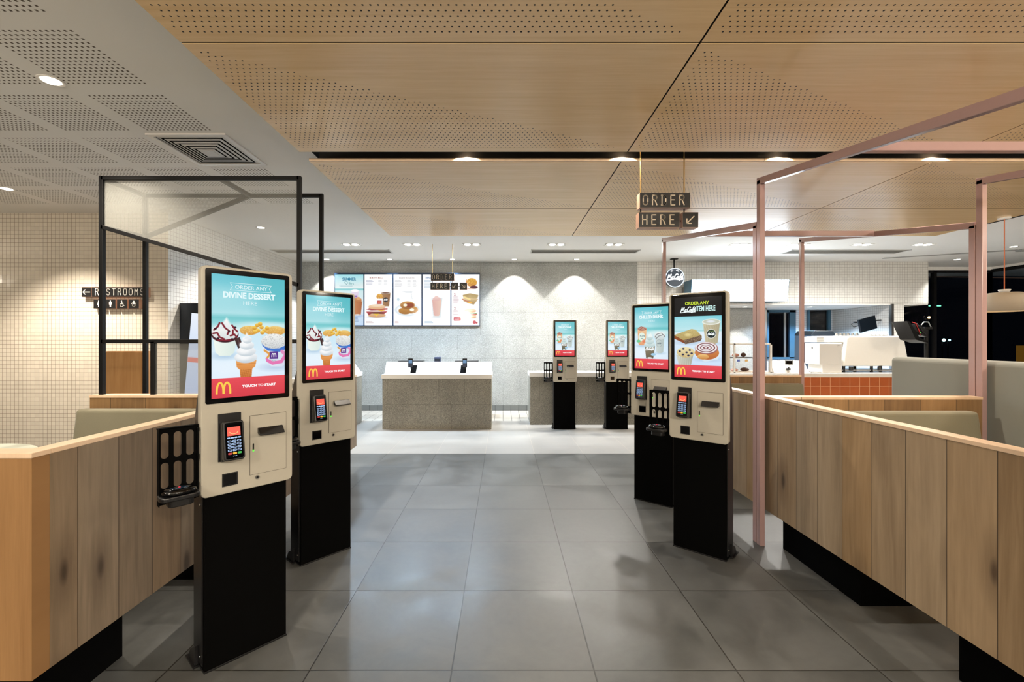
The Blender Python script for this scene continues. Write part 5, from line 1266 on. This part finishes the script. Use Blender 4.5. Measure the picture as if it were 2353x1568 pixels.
# white lightbox on the cafe bulkhead
t = root('lightbox', (0, 8.45, 0), 0, 'glaring white lightbox tilted out from the tiled bulkhead', 'lightbox')
xa, xb = X(1590, 8.4), X(1812, 8.4); za, zb = Z(692.5, 8.45), Z(643, 8.4)
MB().prism([(0.0, za), (-0.06, zb), (0.30, zb), (0.30, za)], 'x', xa - 0.01, xb + 0.01).build('casing', M['blueframe'], t)
MB().quad((xa, -0.002, za + .004), (xb, -0.002, za + .004), (xb, -0.062, zb - .004), (xa, -0.062, zb - .004)).build('lit_face', M['lightbox'], t)
MB().box(xa, xb, 0.30, 0.406, za + 0.1, zb - 0.1).build('wall_bracket', M['steel'], t)

# pendant lamp
YP = 5.03; t = root('pendant_lamp', (X(2308, YP), YP, 0), 0, 'cream drum pendant lamp on an orange cord', 'pendant lamp')
MB().lathe([(0.0, ZP), (0.055, ZP), (0.055, ZP - .015), (0.03, ZP - .022), (0.0, ZP - .022)][::-1], n=28).build('ceiling_rose', M['white'], t)
MB().cyl((0, 0, ZP - .02), (0, 0, 1.955), 0.0045, n=8).build('cord', plain('orange_cord', (206, 104, 50), 0.6, noise=0), t)
MB().lathe([(0.0, 1.958), (0.05, 1.958), (0.052, 1.95), (0.036, 1.925), (0.0, 1.925)][::-1], n=28).build('cap', M['white'], t)
MB().lathe([(0.186, 1.712), (0.19, 1.712), (0.19, 1.875), (0.183, 1.897), (0.165, 1.912), (0.13, 1.921), (0.03, 1.928), (0.03, 1.924), (0.13, 1.917), (0.163, 1.908), (0.179, 1.894), (0.186, 1.873), (0.186, 1.712)], n=48).build('lamp_shade', M['shade'], t)
MB().lathe([(0.0, 1.765), (0.10, 1.765), (0.10, 1.80), (0.0, 1.80)], n=28).build('bulb', emis('pendant_glow', (255, 224, 180), 6), t)
spot(t, (0, 0, 1.75), WARM, 40, 120, 0.5)
# ------------------------------------------------------------------ service counters
def counter(t, L, depth, stone, hutch=True, slots=(), back=True):
    """runs 0..L along x, front at y=0"""
    MB().box(0.004, L - 0.004, 0.012, depth, 0.0, 0.79).build('stone_base', stone, t)
    MB().box(-0.012, L + 0.004, 0.0, depth, 0.79, 0.853).build('countertop', M['solid'], t, bevel=0.003)
    if hutch:
        h = MB(); h.prism([(0.028, 0.853), (0.165, 1.044), (0.195, 1.044), (0.195, 0.853)], 'x', 0.028, L - 0.004); h.build('sloping_screen', M['solid'], t, bevel=0.003)
YC = 6.96
t = root('service_counter', (X(877.6, YC), YC, 0), 0, 'central speckled stone service counter with sloping white top', 'counter', 'service counters')
counter(t, X(1129.5, YC) - X(877.6, YC), 0.62, M['stone_c'])
t = root('service_counter', (-2.38, 6.2, 0), math.radians(90), 'stone counter side-on, half hidden behind the second left kiosk', 'counter', 'service counters')
counter(t, 1.40, 0.62, M['stone_cy'])
YR = 7.34
t = root('service_counter', (X(1218, YR), YR, 0), 0, 'flat-topped stone counter behind the two far kiosks', 'counter', 'service counters')
counter(t, 2.66, 0.52, M['stone_c'], False)

# card terminals poking through the sloping top
def pinpad(x, y, z, label, tilt=0, sh=0.0):
    t = root('card_reader', (x, y, z), tilt, label, 'card reader', 'card readers on the counters')
    MB().add([(sh - 0.040, 0.050, 0.062), (sh + 0.050, 0.050, 0.062), (sh + 0.040, -0.032, -0.053), (sh - 0.046, -0.032, -0.053)], [(3, 2, 1, 0)]).build('cutout', M['void'], t)
    MB().cyl((0, 0.0, 0.0), (0, -0.03, 0.09), 0.012, n=12).build('stand', M['black'], t)
    b = MB(); b.box(-0.036, 0.036, -0.075, -0.045, 0.035, 0.175); b.build('casing', M['bplastic'], t, bevel=0.006)
    MB().box(-0.028, 0.028, -0.0765, -0.075, 0.10, 0.15, 0).box(-0.028, 0.028, -0.0765, -0.075, 0.045, 0.092, 1).build('display', [emis('reader_display', (120, 160, 200), 0.8), emis('reader_keys', (70, 80, 100), 0.6)], t)
hz = 0.93; hy = YC + 0.075
pinpad(X(943, YC), hy, hz, 'card reader on the left of the central counter top', sh=.035)
pinpad(X(1068, YC), hy, hz, 'card reader on the right of the central counter top', sh=-.03)
# till equipment seen over the counter edge
t = root('till_bench', (-1.0, 8.05, 0), 0, 'low steel till bench behind the central counter', 'bench')
MB().box(-0.85, 0.80, -0.35, 0.0, 0.88, 0.92).build('bench_top', M['steel'], t)
for lx in (-0.8, 0.75): MB().box(lx - .02, lx + .02, -.33, -.29, 0, .88).build('leg', M['steel'], t)
for k, (pa, pb, lb) in enumerate([(918, 974, 'flat till screen edge showing left of centre over the counter'), (1046, 1100, 'flat till screen edge showing right of centre over the counter')]):
    Y = 7.85; t = root('till_screen', (0, Y, 0), 0, lb, 'till screen', 'till screens')
    MB().box(X(pa, Y), X(pb, Y), -.10, .10, 1.013, 1.030).build('display_panel', M['bplastic'], t, bevel=.002); MB().box((X(pa, Y) + X(pb, Y)) / 2 - .03, (X(pa, Y) + X(pb, Y)) / 2 + .03, -.03, .03, .92, 1.014).build('stand', M['black'], t)
t = root('receipt_printer', (X(1006, 7.8), 7.8, 0), 0, 'small dark blue receipt printer behind the central counter', 'printer')
MB().box(-.053, .053, -.06, .06, .92, 1.095).build('body', plain('navy_plastic', (34, 46, 72), 0.4, noise=0), t, bevel=.006)
for k in range(3): MB().box(-.045, .045, -.062, -.06, 1.0 + .025 * k, 1.012 + .025 * k).build('vent', M['black'], t)

# ------------------------------------------------------------------ cafe counter
YK = 7.16; x0c = 3.16
t = root('cafe_counter', (0, YK, 0), 0, 'white topped cafe counter with terracotta tile front', 'counter', 'service counters')
MB().box(x0c + .02, 8.3, .012, .62, 0, .795).build('tiled_front', M['terra_tile'], t)
MB().box(x0c, 8.32, 0, .62, .795, .856).build('countertop', M['solid'], t, bevel=.003)
h = MB(); h.prism([(0.10, .856), (0.24, 1.05), (0.27, 1.05), (0.27, .856)], 'x', X(1776, 7.3), X(1856, 7.3)); h.build('sloping_screen', M['solid'], t, bevel=.003)
t = root('card_reader', (X(1812, 7.3), 7.31, 0.935), math.radians(-28), 'angled grey card reader on the sloping cafe counter top', 'card reader', 'card readers on the counters')
MB().box(-.03, .03, -.075, -.015, -.03, .0).build('foot', M['bplastic'], t); MB().cyl((0, -.04, 0), (0.02, -.07, .07), .012, n=12).build('stand', M['chrome'], t)
b = MB(); b.box(-.05, .06, -.10, -.02, .055, .13); o = b.build('casing', plain('grey_plastic', (96, 96, 92), .4, noise=0), t, bevel=.012, seg=3)
MB().box(-.035, .045, -.1012, -.1, .07, .12).build('display', M['gloss_black'], t)

# glass cake cabinet
xa, xb = X(1645, 7.25), X(1775, 7.25); ya, yb = 0.02, 0.42
t = root('cake_cabinet', (0, 7.24, 0), 0, 'white framed glass cake cabinet on the cafe counter', 'display cabinet')
zt = 1.338; fr = MB(); q = .026
xm = X(1687, 7.25)
for x in (xa, xb - q, xm):
    for y in (ya, yb - q): fr.box(x, x + q, y, y + q, .857, zt)
fr.box(xa, xb, ya, yb, zt - q, zt).box(xa, xb, ya, ya + q, .857, .872).box(xa, xb, yb - q, yb, .857, .872)
fr.build('frame', M['white'], t)
gl = MB(); gl.box(xa + q, xb - q, ya + .010, ya + .014, .875, zt - q).box(xb - .016, xb - .012, ya + q, yb - q, .875, zt - q); gl.build('glass', M['glass'], t)
MB().box(xa + q, xb - q, ya + .03, yb - .03, 1.085, 1.093).build('shelf', M['glass'], t); MB().box(xa + q, xb - q, ya + .03, yb - .03, .858, .868).build('floor_tray', M['oak_edge'], t)
t2 = root('cake_tray', (0, 7.24, 0), 0, 'dark serving tray on the upper shelf of the cake cabinet', 'tray'); MB().box(xm + .04, xb - .2, ya + .06, yb - .06, 1.094, 1.104).build('plate', M['bplastic'], t2, bevel=.002)
cakes = [(1.104, xm + .12, 'pink iced cake on the upper shelf, leftmost', (226, 160, 140), .055, .05), (1.104, xm + .25, 'dark muffin with cream peak on the upper shelf', (90, 60, 44), .04, .06), (1.094, xb - .12, 'brown pastry on the upper shelf, right end', (150, 76, 40), .045, .055),
         (1.094, xa + .09, 'small dark pastry on the upper shelf, left bay', (110, 84, 60), .04, .035), (.869, xm + .10, 'pink frosted slice on the lower shelf', (226, 180, 170), .06, .04), (.869, xm + .27, 'chocolate slab on the lower shelf, right side', (76, 48, 34), .07, .05), (.869, xa + .09, 'pale cream bun on the lower shelf, left bay', (206, 180, 150), .045, .04)]
for z, x, lb, cl, r, hh in cakes:
    o = root('pastry', (x, 7.24 + .2, z), 0, lb, 'cake', 'cakes in the cabinet')
    MB().blob((0, 0, hh * .62 + .003), r, r * .8, hh * .6, n=16, jit=.12, half=False).build('crumb', plain('cake_%d_%d_%d' % cl, cl, .7), o); o.location.z += .0
    MB().box(-r, r, -r * .7, r * .7, 0, .004).build('paper', M['white'], o)
for i, (px_, cl) in enumerate([(1696, (90, 110, 190)), (1714, (230, 190, 120))]):
    o = MB().box(-.022, .022, -.002, 0, 0, .035).build('price_ticket', plain('ticket_%d' % i, cl, .5, noise=0), None, loc=(X(px_, 7.28), 7.268, 1.04)); tag(o, ('blue' if i == 0 else 'orange') + ' price ticket clipped under the upper cabinet shelf', 'ticket', 'price tickets')

# grinder box and espresso machine
YG = 7.22
t = root('coffee_grinder', (0, YG, 0), 0, 'white boxy coffee grinder at the left of the coffee machine', 'coffee grinder')
g = MB(); g.box(X(1884, YG), X(1937, YG), .02, .36, .99, Z(789, YG)).box(X(1891, YG), X(1937, YG), .02, .36, .858, .995); g.build('body', M['white'], t, bevel=.012, seg=3)
MB().blob((X(1881, YG), .15, Z(800, YG)), .012, .012, .012).build('knob', M['black'], t); MB().tube([(X(1880, YG) - .02, .12, .86), (X(1872, YG), .1, .875), (X(1886, YG), .08, .87), (X(1893, YG), .06, .862)], .012).build('hose', M['white'], t)
bd = MB(); text_flat(bd, 'CIPA', X(1928, YG), Z(794.5, YG), .016, .0195); bd.build('badge', M['alum_d'], t)
YE = 7.36
t = root('espresso_machine', (0, YE, 0), 0, 'large white coffee machine on the cafe counter', 'coffee machine')
ze0, ze1 = Z(842, YE), Z(772.5, YE)
sh = [(X(1938, YE), ze0), (X(2090, YE), ze0), (X(2085, YE), ze0 + .20), (X(2077, YE), ze1), (X(1951, YE), ze1), (X(1945, YE), ze1 - .04)]
MB().prism(sh, 'y', 0.0, .50).build('body', M['solid'], t, bevel=.02, seg=4)
MB().prism([(X(1881, YE), Z(775, YE)), (X(1881, YE), Z(787, YE)), (X(1945, YE), Z(787, YE)), (X(1945, YE), ze1), (X(1910, YE), ze1)], 'y', .05, .48).build('side_wing', M['white'], t, bevel=.004)
vg = MB()
for k in range(4): vg.box(X(1882, YE), X(1898, YE), .047, .05, Z(777 + 2.8 * k, YE), Z(776 + 2.8 * k, YE))
vg.build('vent_grille', M['alum_d'], t)
MB().box(X(1940, YE), X(2080, YE), .04, .44, .880, .90).build('drip_tray', M['steel'], t)
for px_ in (1944, 2008, 2070):
    for yy in (.05, .40): MB().cyl((X(px_, YE), yy, .857), (X(px_, YE), yy, ze0 + .01), .022, n=14).build('foot', M['black'], t)
for px_ in (1958, 2024): MB().cyl((X(px_, YE), .02, .89), (X(px_, YE), .02, .955), .032, n=16).build('group_head', M['bplastic'], t)
# cups and tools on top
rs = random.Random(5)
for k in range(6):
    px_ = (1944.5, 1953.5, 1962.5, 1972, 1983, 1993)[k]; o = root('milk_jug', (X(px_, YE), YE + .22, ze1 + .001), 0, 'small steel jug on the coffee machine, number %s from the left' % ('one', 'two', 'three', 'four', 'five', 'six')[k], 'jug', 'steel jugs on the coffee machine')
    MB().lathe([(0.0, 0.0), (.024, 0), (.022, .03), (.017, .045), (.018, .05)], n=16).build('jug_body', M['steel'], o); MB().tube([(.02, 0, .012), (.04, 0, .02), (.02, 0, .04)], .003).build('handle', M['steel'], o)
for k in range(5):
    o = MB().lathe([(0.0, .07), (.022, .07), (.031, 0.0), (.029, 0.0), (.020, .066), (0.0, .066)], n=16).build('plastic_cup', plain('frosted_plastic', (226, 228, 226), .3, noise=0), None, loc=(X(2026 + k * 9.6, YE), YE + .25, ze1 + .001)); tag(o, 'upturned clear plastic cup on the machine, %s of five' % ('leftmost', 'second', 'middle', 'fourth', 'rightmost')[k], 'cup', 'upturned plastic cups')
# dark bean hopper bin behind, blue grey
YB_ = 8.3; t = root('ice_bin', (0, YB_, 0), 0, 'slate blue bin with dark lid behind the coffee machine', 'bin')
MB().prism([(X(1860, YB_), .30), (X(1917, YB_), .30), (X(1915, YB_), Z(771, YB_)), (X(1862, YB_), Z(771, YB_))], 'y', 0, .45).build('body', plain('slate_bin', (58, 76, 98), .4, noise=0), t, bevel=.01)
MB().prism([(X(1862, YB_), Z(771, YB_)), (X(1920, YB_), Z(771, YB_)), (X(1912, YB_), Z(760, YB_)), (X(1870, YB_), Z(760, YB_))], 'y', -.02, .47).build('lid', plain('dark_teal_lid', (8, 22, 34), .35, noise=0), t, bevel=.008)
for px_ in (1866, 1912): MB().box(X(px_, YB_) - .03, X(px_, YB_) + .03, .1, .35, 0, .30).build('leg', M['black'], t)
# back of a wall monitor
YV = 8.75; t = root('kitchen_monitor', (X(1993, YV), YV, Z(745, YV)), 0, 'tilted dark monitor on an arm by the blue-lit tiled wall', 'monitor')
b = MB(); b.box(-.20, .20, -.02, .02, -.13, .13); o = b.build('display_panel', plain('slate_monitor', (6, 14, 22), .35, noise=0), t, bevel=.006); o.rotation_euler = (0, math.radians(-13), math.radians(12))
MB().box(-.015, .015, .02, .14, -.015, .015).bar((0, .13, 0), (.20, .13, .07), .03, .03).bar((.2, .13, .07), (7.70 - X(1993, YV) - .045, .35, .09), .03, .03).build('arm', M['black'], t)
MB().tube([(-.12, .02, -.02), (-.24, .03, -.06), (-.28, .05, 0.0), (-.2, .05, .04)], .006).build('cable', M['bplastic'], t); MB().box(-.23, -.17, .03, .06, .02, .05).build('plug', M['bplastic'], t)
# till on a pole at the right
YT = 7.0; t = root('order_point', (X(2129, YT), YT, 0), 0, 'black till screen on a pole with red and white cables', 'till screen')
MB().cyl((0, .0, 0), (0, 0, Z(757, YT)), .028, n=18).build('pole', M['black'], t); MB().lathe([(.0, 0), (.15, 0), (.15, .015), (.0, .02)][::-1], n=24).build('foot', M['black'], t)
MB().box(-.07, .05, -.05, .05, Z(757, YT), Z(752, YT)).build('bracket', M['bplastic'], t)
xz = lambda px_, py_: (X(px_, YT) - X(2129, YT), Z(py_, YT))
MB().prism([xz(2066, 739), xz(2073, 741), xz(2094, 776), xz(2116, 786), xz(2113, 789), xz(2086, 781)], 'y', -.14, .14).build('display_panel', plain('dark_till_casing', (6, 6, 7), .55, spec=.2, noise=0), t, bevel=.004)
MB().prism([xz(2092, 745), xz(2108, 750), xz(2124, 762), xz(2122, 775), xz(2104, 770), xz(2094, 760)], 'y', -.07, .07).build('printer', M['bplastic'], t, bevel=.004)
for pts, r_, mn, cl in (([(2085, 741), (2094, 744), (2100, 758), (2104, 772)], .006, 'red_cable', (190, 50, 50)), ([(2106, 748), (2112, 741), (2122, 741), (2128, 752)], .007, 'grey_cable', (190, 196, 200)), ([(2096, 744), (2104, 754), (2110, 764), (2118, 770)], .005, 'black_cable', (40, 40, 44))):
    MB().tube([(xz(a, b_)[0], -.08, xz(a, b_)[1]) for a, b_ in pts], r_).build('cable', plain(mn, cl, .4, noise=0), t)
MB().box(xz(2103, 766)[0], xz(2105, 766)[0], -.076, -.072, xz(2103, 766)[1], xz(2103, 764)[1]).build('indicator', emis('green_led2', (90, 240, 90), 1.5), t)

# dark cabinet on the receding wall at the left and a lit poster leaning in front of it
t = root('wall_cabinet', (-4.078, 5.655, 0), 0, 'dark navy cabinet on the white tiled wall, left of the front kiosk', 'cabinet')
MB().box(0.0, .42, 0, .9, .0, Z(697, 5.66)).build('body', plain('navy_case', (12, 22, 34), .3, noise=0), t, bevel=.004)
MB().box(.02, .40, -.004, 0, .05, Z(702, 5.66)).build('door', plain('navy_door', (20, 30, 42), .35, noise=0), t)
t = root('poster_stand', (-3.60, 5.50, 0), 0, 'leaning lit poster with a red stripe beside the front kiosk', 'poster screen')
c = Canvas(60, 2.0, (214, 228, 248)); c.grad([(0, (236, 242, 252)), (1.0, (206, 222, 246)), (2.0, (190, 210, 244))]); c.rect(0, 1, 1.08, 1.20, (226, 120, 110))
for cx, cy, r in ((.42, 1.62, .12), (.58, 1.56, .16), (.72, 1.64, .11)): c.band([(cx + r * math.cos(a), cy + r * math.sin(a)) for a in [PI + PI * i / 8 for i in range(9)]], .012, (240, 246, 255))
me = screen_mesh(c, .50, 'screen'); me.materials.append(M['screen']); o = bpy.data.objects.new('screen', me); COL.objects.link(o); o.parent = t; o.location = (0.04, -.013, 1.70); o.rotation_euler = (0, math.radians(5), 0)
b = MB(); b.box(-.255, .255, 0, .03, -1.005, .006); o = b.build('backing', M['bplastic'], t); o.location = (0.04, -.012, 1.70); o.rotation_euler = (0, math.radians(5), 0)
MB().box(-.24, .2, -.08, .14, 0, .02).bar((0, .02, .02), (.0, .02, .75), .05, .03).build('stand', M['black'], t)
t = root('wall_speaker_panel', (-4.079, 7.6, 0), 0, 'dark panel with small blue lights on the wall between the left kiosks', 'wall panel')
MB().box(0, .08, 0, .7, .9, 2.02).build('casing', MATS['navy_case'], t, bevel=.004)
MB().box(.08, .082, .25, .6, 1.93, 1.98).build('indicator', emis('blue_led', (90, 130, 250), 1.2), t)

# low tank of stacked cups seen over the padded bench
bpy.context.view_layer.update()
